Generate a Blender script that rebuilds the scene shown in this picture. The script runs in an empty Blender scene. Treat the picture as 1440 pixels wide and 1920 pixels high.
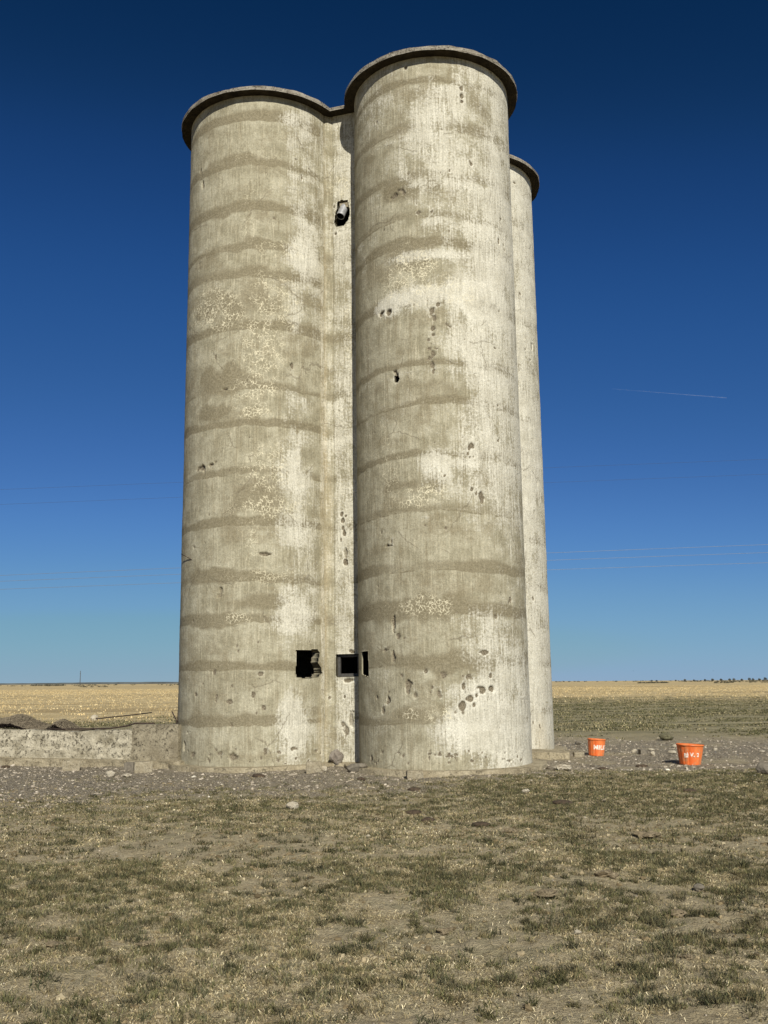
import bpy, math, random
import numpy as np
from mathutils import Matrix, Vector

# ------------------------------------------------------------------ camera, sky, sun
scene = bpy.context.scene
EYE = 1.6                       # camera height above the tower base line (z = 0)
FPX, PITCH, ROLL = 1821.5, 0.1732, 0.0128
cam = bpy.data.cameras.new('camera')
cam.sensor_fit = 'VERTICAL'; cam.sensor_height = 24.0
cam.lens = 24.0 * FPX / 1920.0
cam.clip_start = 0.1; cam.clip_end = 40000
camo = bpy.data.objects.new('camera', cam)
scene.collection.objects.link(camo)
camo.matrix_world = (Matrix.Translation((0, 0, EYE)) @ Matrix.Rotation(math.pi/2 + PITCH, 4, 'X')
                     @ Matrix.Rotation(-ROLL, 4, 'Z'))
scene.camera = camo

SUN_AZ, SUN_EL = math.radians(12.0), math.radians(33.0)     # behind the camera, a little to the right
sun_dir = Vector((math.sin(SUN_AZ)*math.cos(SUN_EL), -math.cos(SUN_AZ)*math.cos(SUN_EL), math.sin(SUN_EL)))
sl = bpy.data.lights.new('sun', 'SUN'); sl.energy = 5.0; sl.angle = math.radians(0.53); sl.color = (1.0, 0.96, 0.862)
so = bpy.data.objects.new('sun', sl); scene.collection.objects.link(so)
so.rotation_euler = sun_dir.to_track_quat('Z', 'Y').to_euler()

world = bpy.data.worlds.new('World'); scene.world = world; world.use_nodes = True
wn, wl = world.node_tree.nodes, world.node_tree.links
sky = wn.new('ShaderNodeTexSky'); sky.sky_type = 'NISHITA'; sky.sun_disc = False
sky.sun_elevation = SUN_EL; sky.sun_rotation = math.pi - SUN_AZ
sky.altitude = 4000; sky.air_density = 1.0; sky.dust_density = 0.0; sky.ozone_density = 4.0
# the camera's deep polarised blue: a tone curve on the sky, the same from every side
wcur = wn.new('ShaderNodeRGBCurve')
CURVES = [[(.047, .0028), (.064, .0095), (.082, .0170), (.115, .031), (.155, .051), (.227, .090), (.365, .158), (.577, .214), (.877, .262), (1.2, .32)],
          [(.091, .0232), (.125, .050), (.161, .078), (.223, .114), (.300, .160), (.428, .242), (.640, .342), (.879, .392), (1.085, .40), (1.2, .42)],
          [(.205, .086), (.272, .176), (.345, .256), (.463, .335), (.595, .430), (.785, .535), (1.01, .555), (1.067, .515), (1.2, .51)]]
for cv, pts in zip(wcur.mapping.curves, CURVES):
    cv.points[0].location = (0, 0); cv.points[1].location = (pts[-1][0]/1.2, pts[-1][1])
    for px_, py_ in pts[:-1]: cv.points.new(px_/1.2, py_)
    for p_ in cv.points: p_.handle_type = 'AUTO_CLAMPED'
wcur.mapping.update()
wpre = wn.new('ShaderNodeVectorMath'); wpre.operation = 'SCALE'; wpre.inputs['Scale'].default_value = 0.10/1.2
wpost = wn.new('ShaderNodeVectorMath'); wpost.operation = 'SCALE'; wpost.inputs['Scale'].default_value = 8.6
bg = wn['Background']; bg.inputs['Strength'].default_value = 0.10
wl.new(sky.outputs[0], wpre.inputs[0]); wl.new(wpre.outputs[0], wcur.inputs['Color']); wl.new(wcur.outputs[0], wpost.inputs[0]); wl.new(wpost.outputs[0], bg.inputs[0])

vs = scene.view_settings
vs.view_transform = 'Standard'; vs.look = 'None'; vs.gamma = 1.0; vs.exposure = 0.22; vs.use_curve_mapping = False

# ------------------------------------------------------------------ helpers
RNG = np.random.default_rng(7)
random.seed(7)

def _hash(ix, iy, seed):
    h = (ix.astype(np.int64)*374761393 + iy.astype(np.int64)*668265263 + seed*1274126177) & 0xffffffff
    h = ((h ^ (h >> 13))*1274126177) & 0xffffffff
    return ((h ^ (h >> 16)) & 0xffff)/65535.0

def vnoise(x, y, seed=0):
    ix, iy = np.floor(x), np.floor(y); fx, fy = x-ix, y-iy
    u, v = fx*fx*fx*(fx*(fx*6-15)+10), fy*fy*fy*(fy*(fy*6-15)+10)
    a, b = _hash(ix, iy, seed), _hash(ix+1, iy, seed); c, d = _hash(ix, iy+1, seed), _hash(ix+1, iy+1, seed)
    return (a*(1-u)+b*u)*(1-v) + (c*(1-u)+d*u)*v

def fbm(x, y, octv=4, seed=0, gain=.5):
    s = 0; a = 1; t = 0
    for k in range(octv):
        s = s + a*(vnoise(x*2**k+17.3*k, y*2**k-9.1*k, seed+k*31)-.5); t += a; a *= gain
    return s/t*2            # about -1..1

def sig(x): return 1/(1+np.exp(-np.clip(x, -30, 30)))
def sstep(a, b, x):
    t = np.clip((x-a)/(b-a), 0, 1); return t*t*(3-2*t)

def ray(x, y):              # photo pixel -> world direction (used only to read off where things stand)
    uu, vv = (x-720)/FPX, (960-y)/FPX; cr, sr = math.cos(ROLL), math.sin(ROLL)
    u, v = uu*cr+vv*sr, -uu*sr+vv*cr; c, s = math.cos(PITCH), math.sin(PITCH)
    return np.array([u, c-v*s, s+v*c])

def gp(x, y, z=-0.1):       # ground point seen at a photo pixel
    d = ray(x, y); return d*((z-EYE)/d[2]) + np.array([0, 0, EYE])

def link(o, parent=None):
    scene.collection.objects.link(o)
    if parent is not None: o.parent = parent
    return o

def mesh_obj(name, verts, faces, mat, parent=None, smooth=False, attrs=None):
    me = bpy.data.meshes.new(name)
    if isinstance(faces, np.ndarray):
        V = np.asarray(verts, np.float32); n = faces.shape[1]
        me.vertices.add(len(V)); me.vertices.foreach_set('co', V.ravel())
        me.loops.add(faces.size); me.loops.foreach_set('vertex_index', faces.astype(np.int32).ravel())
        me.polygons.add(len(faces)); me.polygons.foreach_set('loop_start', np.arange(0, faces.size, n, dtype=np.int32))
        me.polygons.foreach_set('loop_total', np.full(len(faces), n, np.int32))
        me.update(calc_edges=True)
    else:
        me.from_pydata([tuple(map(float, v)) for v in verts], [], faces); me.update()
    me.polygons.foreach_set('use_smooth', np.full(len(me.polygons), smooth, bool))
    for k, a in (attrs or {}).items():
        a = np.asarray(a, np.float32)
        if a.ndim == 1:
            at = me.attributes.new(k, 'FLOAT', 'POINT'); at.data.foreach_set('value', a)
        elif a.shape[1] == 3:
            at = me.attributes.new(k, 'FLOAT_VECTOR', 'POINT'); at.data.foreach_set('vector', a.ravel())
        else:
            at = me.attributes.new(k, 'FLOAT_COLOR', 'POINT'); at.data.foreach_set('color', a.ravel())
    me.materials.append(mat)
    return link(bpy.data.objects.new(name, me), parent)

def tag(o, label=None, cat=None, group=None, kind=None):
    if label: o['label'] = label
    if cat: o['category'] = cat
    if group: o['group'] = group
    if kind: o['kind'] = kind
    return o

def empty(name, loc, rotz=0):
    o = bpy.data.objects.new(name, None); o.location = loc; o.rotation_euler = (0, 0, rotz); o.empty_display_size = .2
    return link(o)

class NB:                   # terse node building
    def __init__(s, name):
        s.m = bpy.data.materials.new(name); s.m.use_nodes = True; s.t = s.m.node_tree; s.N = s.t.nodes
        s.b = s.N['Principled BSDF']; s.b.inputs['Roughness'].default_value = .95
        s.b.inputs['Specular IOR Level'].default_value = .15
    def put(s, sock, v):
        if isinstance(v, bpy.types.NodeSocket): s.t.links.new(v, sock)
        elif isinstance(v, tuple) and len(v) == 3 and sock.type == 'RGBA': sock.default_value = (*v, 1)
        else: sock.default_value = v
    def attr(s, name, out='Fac'):
        n = s.N.new('ShaderNodeAttribute'); n.attribute_name = name; return n.outputs[out]
    def coord(s, out='Object'): return s.N.new('ShaderNodeTexCoord').outputs[out]
    def scale(s, vec, sc):
        n = s.N.new('ShaderNodeVectorMath'); n.operation = 'MULTIPLY'; s.put(n.inputs[0], vec); n.inputs[1].default_value = sc; return n.outputs[0]
    def noise(s, vec, scale, detail=4, rough=.55, dist=0, out='Fac'):
        n = s.N.new('ShaderNodeTexNoise'); s.put(n.inputs['Vector'], vec); n.inputs['Scale'].default_value = scale
        n.inputs['Detail'].default_value = detail; n.inputs['Roughness'].default_value = rough; n.inputs['Distortion'].default_value = dist
        return n.outputs[out]
    def vor(s, vec, scale, feature='F1', rnd=1.0, out='Distance'):
        n = s.N.new('ShaderNodeTexVoronoi'); n.feature = feature; s.put(n.inputs['Vector'], vec); n.inputs['Scale'].default_value = scale
        n.inputs['Randomness'].default_value = rnd; return n.outputs[out]
    def ramp(s, fac, a, b, lo=0., hi=1.):
        n = s.N.new('ShaderNodeMapRange'); n.clamp = True; n.interpolation_type = 'SMOOTHSTEP'; s.put(n.inputs[0], fac)
        for i, v in enumerate((a, b, lo, hi)): n.inputs[i+1].default_value = v
        return n.outputs[0]
    def math(s, op, a, b=0., c=None, clamp=False):
        n = s.N.new('ShaderNodeMath'); n.operation = op; n.use_clamp = clamp; s.put(n.inputs[0], a); s.put(n.inputs[1], b)
        if c is not None: s.put(n.inputs[2], c)
        return n.outputs[0]
    def mix(s, fac, a, b, mode='MIX'):
        n = s.N.new('ShaderNodeMix'); n.data_type = 'RGBA'; n.blend_type = mode; s.put(n.inputs[0], fac); s.put(n.inputs[6], a); s.put(n.inputs[7], b)
        return n.outputs[2]
    def bump(s, h, strength, dist):
        n = s.N.new('ShaderNodeBump'); n.inputs['Strength'].default_value = strength; n.inputs['Distance'].default_value = dist
        s.put(n.inputs['Height'], h); s.t.links.new(n.outputs[0], s.b.inputs['Normal'])
    def done(s, col): s.put(s.b.inputs['Base Color'], col); return s.m

# ------------------------------------------------------------------ materials
def mat_tower():
    k = NB('weathered_concrete')
    P = k.attr('cyl', 'Vector')
    dark, white, craze, pit, warm = (k.attr(a) for a in ('m_dark', 'm_white', 'm_craze', 'm_pit', 'm_warm'))
    streak = k.noise(k.scale(P, (30, 1.8, 1)), 1.0, 5, .65)
    streak2 = k.noise(k.scale(P, (7, .7, 1)), 1.0, 4, .6)
    mott = k.noise(P, 2.6, 7, .66); grain = k.noise(P, 55, 3, .75); fine = k.noise(P, 20, 5, .7); blot = k.noise(k.scale(P, (1, 1.5, 1)), 1.1, 7, .68)
    base = k.mix(k.ramp(mott, .34, .66), (.258, .232, .156), (.392, .362, .262))
    base = k.mix(k.math('MULTIPLY', k.ramp(streak, .50, .70), .65), base, (.50, .45, .32))
    base = k.mix(k.math('MULTIPLY', k.ramp(streak, .48, .30), .45), base, (.205, .168, .100))
    base = k.mix(k.math('MULTIPLY', k.ramp(streak2, .52, .72), .45), base, (.215, .178, .108))
    base = k.mix(k.math('MULTIPLY', k.ramp(blot, .52, .64), .45), base, (.200, .165, .100))
    rag = k.math('ADD', k.math('MULTIPLY', k.math('SUBTRACT', mott, .5), .7), k.math('MULTIPLY', k.math('SUBTRACT', fine, .5), .55))
    d = k.math('MULTIPLY', k.ramp(k.math('ADD', dark, k.math('MULTIPLY', rag, .66)), .20, .58), k.ramp(dark, .03, .25))
    base = k.mix(k.math('MULTIPLY', d, .84), base, k.mix(k.ramp(fine, .3, .7), (.152, .128, .076), (.240, .206, .134)))
    # flaking whitewash: the vertex mask says how much is left, noise breaks its edge
    flake = k.math('ADD', k.math('MULTIPLY', fine, .5), k.math('ADD', k.math('MULTIPLY', streak, .35), k.math('MULTIPLY', mott, .45)))
    wv = k.math('ADD', white, k.math('MULTIPLY', k.math('SUBTRACT', flake, .65), 4.4))
    wfac = k.ramp(wv, .14, 1.0)
    wcol = k.mix(k.ramp(mott, .36, .70), (.655, .625, .52), (.50, .47, .375))
    base = k.mix(k.math('MULTIPLY', wfac, .86), base, wcol)
    base = k.mix(k.math('MULTIPLY', k.math('MULTIPLY', k.ramp(streak, .54, .42), k.ramp(blot, .42, .58)), k.math('MULTIPLY', wfac, .55)), base, (.36, .335, .26))
    dots = k.math('MULTIPLY', k.ramp(k.vor(P, 30), .12, .22, 1, 0), k.ramp(k.noise(P, 1.6, 6, .75), .56, .66))
    base = k.mix(k.math('MULTIPLY', dots, .7), base, (.66, .61, .45))
    base = k.mix(k.math('MULTIPLY', warm, k.ramp(streak2, .3, .65, .2, .55)), base, (.54, .43, .255))
    # crazing: a net of pale lime lines
    cd = k.vor(k.mix(.10, P, k.noise(P, 6, 4, .75, 0, 'Color')), 16, 'DISTANCE_TO_EDGE')
    cw = k.ramp(k.math('SUBTRACT', cd, k.math('MULTIPLY', k.math('SUBTRACT', fine, .34), .30)), -.02, .03, 1, 0)
    base = k.mix(k.math('MULTIPLY', k.math('MULTIPLY', craze, cw), k.ramp(k.math('ADD', k.noise(P, 5.5, 4, .7), k.math('MULTIPLY', craze, .12)), .52, .66)), base, (.66, .60, .43))
    # hairline cracks
    hd = k.vor(k.mix(.25, P, k.noise(P, 2.2, 4, .6, 0, 'Color')), .75, 'DISTANCE_TO_EDGE')
    hc = k.math('MULTIPLY', k.ramp(hd, .002, .009, 1, 0), k.ramp(k.noise(P, 1.3, 2), .5, .62))
    base = k.mix(k.math('MULTIPLY', hc, .55), base, (.14, .115, .075))
    # tiny dark pops and bug holes
    bug = k.math('MULTIPLY', k.ramp(k.vor(P, 16), .09, .15, 1, 0), k.ramp(k.noise(P, 1.7, 3), .52, .62))
    base = k.mix(k.math('MULTIPLY', bug, .6), base, (.16, .135, .09))
    agg = k.mix(k.ramp(k.vor(P, 70), .25, .6), (.275, .235, .165), (.135, .112, .076))
    base = k.mix(k.ramp(pit, .2, .7), base, agg)
    base = k.mix(1.0, base, k.mix(k.ramp(k.math('ADD', k.math('MULTIPLY', grain, .5), k.math('MULTIPLY', k.noise(P, 27, 3, .8), .5)), .32, .68), (.74, .74, .74), (1.2, 1.2, 1.2)), 'MULTIPLY')
    h = k.math('ADD', k.math('ADD', k.math('MULTIPLY', grain, .35), k.math('MULTIPLY', fine, .6)), k.math('ADD', k.math('MULTIPLY', streak, .5), k.math('MULTIPLY', wfac, .25)))
    h = k.math('SUBTRACT', h, k.math('MULTIPLY', bug, .8))
    k.bump(h, .75, .016)
    return k.done(base)

def mat_concrete(name, lo, hi, spot, sc=1.0, spots=.5):
    k = NB(name); P = k.coord()
    m = k.noise(P, 2.5*sc, 6, .65); f = k.noise(P, 28*sc, 4, .7)
    c = k.mix(k.ramp(m, .3, .7), lo, hi)
    s = k.math('MULTIPLY', k.ramp(k.noise(P, 15*sc, 5, .72), .53, .62), k.ramp(k.noise(P, 2.1*sc, 5, .65), .40, .56))
    c = k.mix(k.math('MULTIPLY', s, spots), c, spot)
    c = k.mix(1.0, c, k.mix(k.ramp(f, .25, .75), (.72, .72, .72), (1.2, 1.2, 1.2)), 'MULTIPLY')
    k.bump(k.math('SUBTRACT', k.math('ADD', f, k.math('MULTIPLY', m, .6)), s), .8, .02)
    return k.done(c)

def mat_plain(name, col, rough=.8, var=.25, sc=12, metal=0, spec=.3):
    k = NB(name); P = k.coord(); n = k.noise(P, sc, 5, .65)
    c = k.mix(k.ramp(n, .3, .7), tuple(x*(1-var) for x in col), tuple(min(1, x*(1+var)) for x in col))
    k.b.inputs['Roughness'].default_value = rough; k.b.inputs['Metallic'].default_value = metal; k.b.inputs['Specular IOR Level'].default_value = spec
    k.bump(n, .4, .01)
    return k.done(c)

def mat_attr(name, rough=.9, spec=.1):
    k = NB(name); k.b.inputs['Roughness'].default_value = rough; k.b.inputs['Specular IOR Level'].default_value = spec
    return k.done(k.attr('tint', 'Color'))

def mat_ground():
    k = NB('prairie_soil'); P = k.coord()
    gravel, yellow, green, bare = (k.attr(a) for a in ('g_gravel', 'g_yellow', 'g_green', 'g_bare'))
    n1 = k.noise(P, .55, 5, .6); n2 = k.noise(P, 3.1, 6, .62); n3 = k.noise(P, 17, 5, .7); n4 = k.noise(P, 70, 3, .7)
    soil = k.mix(k.ramp(n2, .3, .7), (.335, .275, .165), (.49, .42, .275))
    soil = k.mix(k.math('MULTIPLY', k.ramp(n3, .5, .7), .6), soil, (.40, .32, .205))
    litter = k.math('MULTIPLY', k.ramp(k.noise(k.scale(P, (1, .6, 1)), 38, 4, .75), .54, .66), k.math('SUBTRACT', 1.0, bare))
    soil = k.mix(k.math('MULTIPLY', litter, .7), soil, (.46, .385, .240))
    soil = k.mix(k.math('MULTIPLY', k.ramp(n2, .48, .62), k.math('MULTIPLY', k.math('SUBTRACT', 1.0, bare), .55)), soil, (.150, .135, .068))
    soil = k.mix(k.math('MULTIPLY', k.ramp(k.noise(P, 6.5, 6, .72), .52, .66), .6), soil, (.200, .158, .088))
    soil = k.mix(k.math('MULTIPLY', k.ramp(n4, .56, .70), .6), soil, (.48, .405, .262))
    soil = k.mix(k.math('MULTIPLY', k.ramp(n4, .42, .30), .6), soil, (.145, .115, .068))
    # crushed stone
    pv = k.vor(P, 34, 'F1', 1.0, 'Color'); pd = k.vor(P, 34)
    sx = k.N.new('ShaderNodeSeparateColor'); k.put(sx.inputs[0], pv)
    stone = k.mix(k.ramp(sx.outputs[0], .1, .9), (.225, .192, .135), (.50, .435, .325))
    stone = k.mix(k.math('MULTIPLY', k.ramp(sx.outputs[1], .90, .97), .7), stone, (.55, .50, .42))
    stone = k.mix(k.ramp(pd, .35, .75, 0, .75), stone, (.150, .122, .086))
    stone = k.mix(k.math('MULTIPLY', k.ramp(n2, .45, .65), .5), stone, (.34, .285, .19))
    col = k.mix(gravel, soil, stone)
    # grazed dull grass, and the dry yellow prairie beyond it
    far = k.scale(P, (.16, .7, 1)); g1 = k.noise(far, 1.0, 6, .68); g2 = k.noise(k.scale(P, (.02, .1, 1)), 1.0, 5, .6)
    g3 = k.noise(k.scale(P, (.9, 2.6, 1)), 1.0, 5, .7)
    gr = k.mix(k.ramp(g1, .36, .64), (.150, .138, .066), (.34, .295, .17))
    gr = k.mix(k.ramp(g3, .48, .66, 0, .8), gr, (.40, .345, .21))
    col = k.mix(k.math('MULTIPLY', green, k.ramp(k.math('ADD', g1, k.math('MULTIPLY', g3, .35)), .48, .66, .55, 1)), col, gr)
    ye = k.mix(k.ramp(g1, .3, .7), (.43, .325, .155), (.61, .49, .27))
    ye = k.mix(k.ramp(g2, .50, .60, 0, .75), ye, (.36, .27, .135))
    ye = k.mix(k.ramp(g3, .55, .70, 0, .55), ye, (.28, .215, .11))
    ye = k.mix(k.ramp(k.noise(k.scale(P, (.012, .045, 1)), 1.0, 6, .7), .56, .62, 0, .6), ye, (.25, .20, .105))
    col = k.mix(yellow, col, ye)
    h = k.math('ADD', k.math('MULTIPLY', n3, .6), k.math('ADD', k.math('MULTIPLY', n4, .25), k.math('MULTIPLY', k.math('MULTIPLY', pd, gravel), -.7)))
    k.bump(h, 1.0, .09)
    return k.done(col)

M_TOWER = mat_tower()
M_ROOF = mat_concrete('roof_slab_concrete', (.20, .175, .135), (.34, .31, .25), (.07, .06, .045), 1.8, .8)
M_FOOT = mat_concrete('footing_concrete', (.27, .225, .145), (.40, .345, .235), (.13, .105, .065), 1.2, .55)
M_WALL = mat_concrete('old_wall_concrete', (.23, .20, .135), (.50, .45, .335), (.085, .07, .047), 1.0, .85)
M_BLOCK = mat_concrete('rubble_concrete', (.28, .235, .155), (.43, .375, .265), (.15, .12, .08), 4.0, .6)
M_GROUND = mat_ground()
M_BLADE = mat_attr('grass_blades')
M_PEBBLE = mat_attr('pebble_stone')
M_STEEL = mat_plain('weathered_steel', (.075, .070, .062), .6, .3, 20, .2)
M_RUST = mat_plain('rusty_iron', (.045, .030, .022), .9, .4, 25)
M_WHITE_METAL = mat_plain('whitened_sheet_metal', (.33, .33, .33), .45, .25, 14, .3, .5)
M_DUNG = mat_plain('dry_dung', (.060, .042, .026), .95, .5, 30)
M_BLACK = mat_plain('pipe_bore_shade', (.006, .006, .006), .95, .3, 20)  # black colour standing in for the shade inside the spout pipe

# ------------------------------------------------------------------ the silo
TF, TL, TR = np.array([1.176, 20.22]), np.array([-2.758, 21.525]), np.array([2.305, 24.24])
TB = TL + (TR - TF)                                   # the fourth bin, behind
RAD, HGT, OVER, SLAB = 1.737, 14.56, .225, .078
LIFTS = [.80, 1.89, 2.82, 3.67, 4.82, 5.90, 6.95, 7.76, 9.05, 10.28, 10.92, 11.78, 12.86, 13.95]

silo = empty('grain_silo', (1.176, 20.22, 0))
tag(silo, 'tall cluster of round weathered concrete grain bins joined under one flat rim', 'silo')
ORG = np.array([1.176, 20.22, 0])

class Bin:
    def __init__(s, C):
        s.C = C; s.b = -C/np.hypot(*C); s.rt = np.array([-s.b[1], s.b[0]])
    def pt(s, ph, z, r=RAD):
        return np.stack([s.C[0]+r*(np.cos(ph)*s.b[0]+np.sin(ph)*s.rt[0]), s.C[1]+r*(np.cos(ph)*s.b[1]+np.sin(ph)*s.rt[1]), z+0*ph], -1)
    def hit(s, x, y):                                 # where on the wall a mark stands: (arc length, height)
        d = ray(x, y); a = d[0]**2+d[1]**2; b = -2*(d[:2]@s.C); c = s.C@s.C-RAD**2
        disc = max(b*b-4*a*c, 0); t = (-b-math.sqrt(disc))/(2*a); P = d*t
        v = (P[:2]-s.C)/RAD
        return RAD*math.atan2(v@s.rt, v@s.b), P[2]+EYE
BF, BL, BR, BB = Bin(TF), Bin(TL), Bin(TR), Bin(TB)

def paint(S, Z, seed, marks, hitf, ws):
    """masks over a wall sheet: S arc length, Z height; ws(S, Z) -> how much whitewash is left"""
    n1 = fbm(S*.9, Z*.9, 5, seed); n2 = fbm(S*3.1, Z*2.4, 5, seed+5); n3 = fbm(S*9, Z*8, 4, seed+9)
    st = fbm(S*7.5, Z*.8, 4, seed+13)
    dark = np.zeros_like(S); lw = np.zeros_like(S)
    wob = .055*fbm(S*1.1, 0*Z+3, 4, seed+21) + .02*n3
    for i, zl in enumerate(LIFTS):
        hh = .20 + .16*_hash(np.array([i]), np.array([seed]), 3)[0]
        amp = .50 + .30*_hash(np.array([i]), np.array([seed]), 8)[0]
        q = Z - zl - wob - .05*fbm(S*.5, 0*Z+i*7.7, 3, seed+40)
        a = sig(q/.012) * (1-sstep(.35*hh, 1.15*hh, q+.14*n1+.05*n2))
        along = .55+.9*fbm(S*.55+i*3.1, 0*Z+i*1.7, 3, seed+50)
        dark = np.maximum(dark, a*amp*np.clip(.62+.6*along, .45, 1))
        dark = np.maximum(dark, .80*sig(-(np.abs(q-.004)-.016)/.006)*np.clip(n2*2.2+.75, .1, 1))      # cold joint line
        lw = lw + .30*np.exp(-((q+.13)/.09)**2)*np.clip(.5+1.2*n1+n2, 0, 1)
    dark = np.maximum(dark, .26*sstep(.10, .7, n1+.45*n2))
    white = ws(S, Z, n1, n2) + lw + .22*n2 + .22*st + .10*n3
    craze = np.zeros_like(S); pit = np.zeros_like(S); warm = np.zeros_like(S); dep = np.zeros_like(S)
    for m in marks:
        kind, x, y, rx, ry = m[:5]; amp = m[5] if len(m) > 5 else 1.
        s0, z0 = hitf(x, y); px = 11.6e-3             # one photo pixel on the wall, about 1.16 cm
        ax, az = rx*px, ry*px*1.25
        if kind == 'p': ax *= .80; az *= .80
        lo = (np.abs(S-s0) < ax*2.6+.1) & (np.abs(Z-z0) < az*2.6+.1)
        if not lo.any(): continue
        ds, dz = (S[lo]-s0)/ax, (Z[lo]-z0)/az
        q = np.sqrt(ds*ds+dz*dz)
        if kind == 'w': white[lo] += amp*(1-sstep(.3, 1.6, q+.5*n2[lo]))
        elif kind == 'd': dark[lo] = np.maximum(dark[lo], .62*amp*(1-sstep(.25, 1.5, q+.9*n2[lo]+.4*n1[lo])*.85))
        elif kind == 'c': craze[lo] = np.maximum(craze[lo], amp*(1-sstep(.5, 1.5, q+.5*n2[lo])))
        elif kind == 'y': warm[lo] = np.maximum(warm[lo], amp*(1-sstep(.4, 1.4, q+.3*n2[lo])))
        elif kind == 'p':                             # a spall: hollow with a pale broken lip
            qq = q*(1+.9*n3[lo]+.35*n2[lo]); m_ = 1-sstep(.75, 1.15, qq)
            pit[lo] = np.maximum(pit[lo], m_*amp); dep[lo] = np.maximum(dep[lo], m_*.030*min(1.6, max(rx, ry)/5))
            lip = np.exp(-((qq-1.35)/.28)**2); white[lo] += .35*lip
        elif kind == 'g': pit[lo] = np.maximum(pit[lo], amp*(1-sstep(.6, 1.3, q)))
        elif kind == 'l':                             # thin pale line/stroke
            white[lo] += amp*(1-sstep(.6, 1.2, q))*2
    white = white - .30*dark*np.clip(.6+n2, 0, 1)
    return dict(m_dark=np.clip(dark, 0, 1), m_white=np.clip(white, -1, 1.6), m_craze=np.clip(craze, 0, 1), m_pit=pit, m_warm=warm), dep

def sheet(name, S, Z, P, nrm, holes, masks, dep, parent, seed, wall=.20):
    """grid of points P (nz, ns, 3) with outward normals; holes = list of (s, z) polygons cut right through"""
    nz, ns = S.shape
    rough = .006*fbm(S*2, Z*2, 4, seed+77) + .003*fbm(S*12, Z*12, 2, seed+78)
    P = P + nrm*(rough - dep)[..., None]
    idx = np.arange(nz*ns).reshape(nz, ns)
    Q = np.stack([idx[:-1, :-1], idx[:-1, 1:], idx[1:, 1:], idx[1:, :-1]], -1).reshape(-1, 4)
    sc = (S[:-1, :-1]+S[1:, 1:]).ravel()/2; zc = (Z[:-1, :-1]+Z[1:, 1:]).ravel()/2
    cut = np.zeros(len(Q), bool)
    for poly in holes:
        ins = np.zeros(len(Q), bool); n = len(poly)
        for i in range(n):
            (x1, y1), (x2, y2) = poly[i], poly[(i+1) % n]
            c = ((y1 > zc) != (y2 > zc)) & (sc < (x2-x1)*(zc-y1)/((y2-y1) if y2 != y1 else 1e-9)+x1)
            ins ^= c
        cut |= ins
    V = P.reshape(-1, 3) - ORG; N = nrm.reshape(-1, 3)
    keep = Q[~cut]
    extraV, extraF, exI = [], [], {}
    if cut.any():
        ck = set()
        for q in Q[cut]:
            for a, b in ((0, 1), (1, 2), (2, 3), (3, 0)): ck.add((int(q[a]), int(q[b])))
        def inner(i):
            if i not in exI: exI[i] = len(V)+len(extraV); extraV.append((i, V[i]-N[i]*wall))
            return exI[i]
        for a, b in list(ck):
            if (b, a) not in ck: extraF.append((b, a, inner(a), inner(b)))
    cyl = np.stack([S.ravel(), Z.ravel(), np.full(S.size, seed*3.7)], -1)
    at = {k: v.ravel() for k, v in masks.items()}
    if extraV:
        src = np.array([i for i, _ in extraV]); V = np.vstack([V, np.array([v for _, v in extraV])])
        cyl = np.vstack([cyl, cyl[src]+np.array([0, 0, .37])])
        at = {k: np.concatenate([v, v[src]*0 + {'m_white': -.8, 'm_pit': .55}.get(k, 0)]) for k, v in at.items()}
        keep = np.vstack([keep, np.array(extraF)])
    return mesh_obj(name, V, keep, M_TOWER, parent, True, {**at, 'cyl': cyl})

def bin_tower(B, marks, ws, holes, seed, fine=True):
    if fine:
        ph = np.concatenate([np.linspace(-math.pi, -1.75, 24)[:-1], np.linspace(-1.75, 1.75, 300), np.linspace(1.75, math.pi, 24)[1:]])
        zz = np.linspace(-.12, HGT, 720)
    else:
        ph = np.linspace(-math.pi, math.pi, 120); zz = np.linspace(-.12, HGT, 120)
    PH, Z = np.meshgrid(ph, zz); S = PH*RAD
    masks, dep = paint(S, Z, seed, marks, B.hit, ws)
    if seed == 23: masks['m_dark'] *= 1-.55*sstep(1.36, 1.46, S)
    P = B.pt(PH, Z); C = np.array([B.C[0], B.C[1], 0]); nr = (P-C)*np.array([1, 1, 0])/RAD
    return sheet('bin_wall', S, Z, P, nr, holes, masks, dep, silo, seed, .03 if seed == 11 else .20)

def poly_px(B, pts): return [B.hit(x, y) for x, y in pts]

WS = lambda a: a
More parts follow.
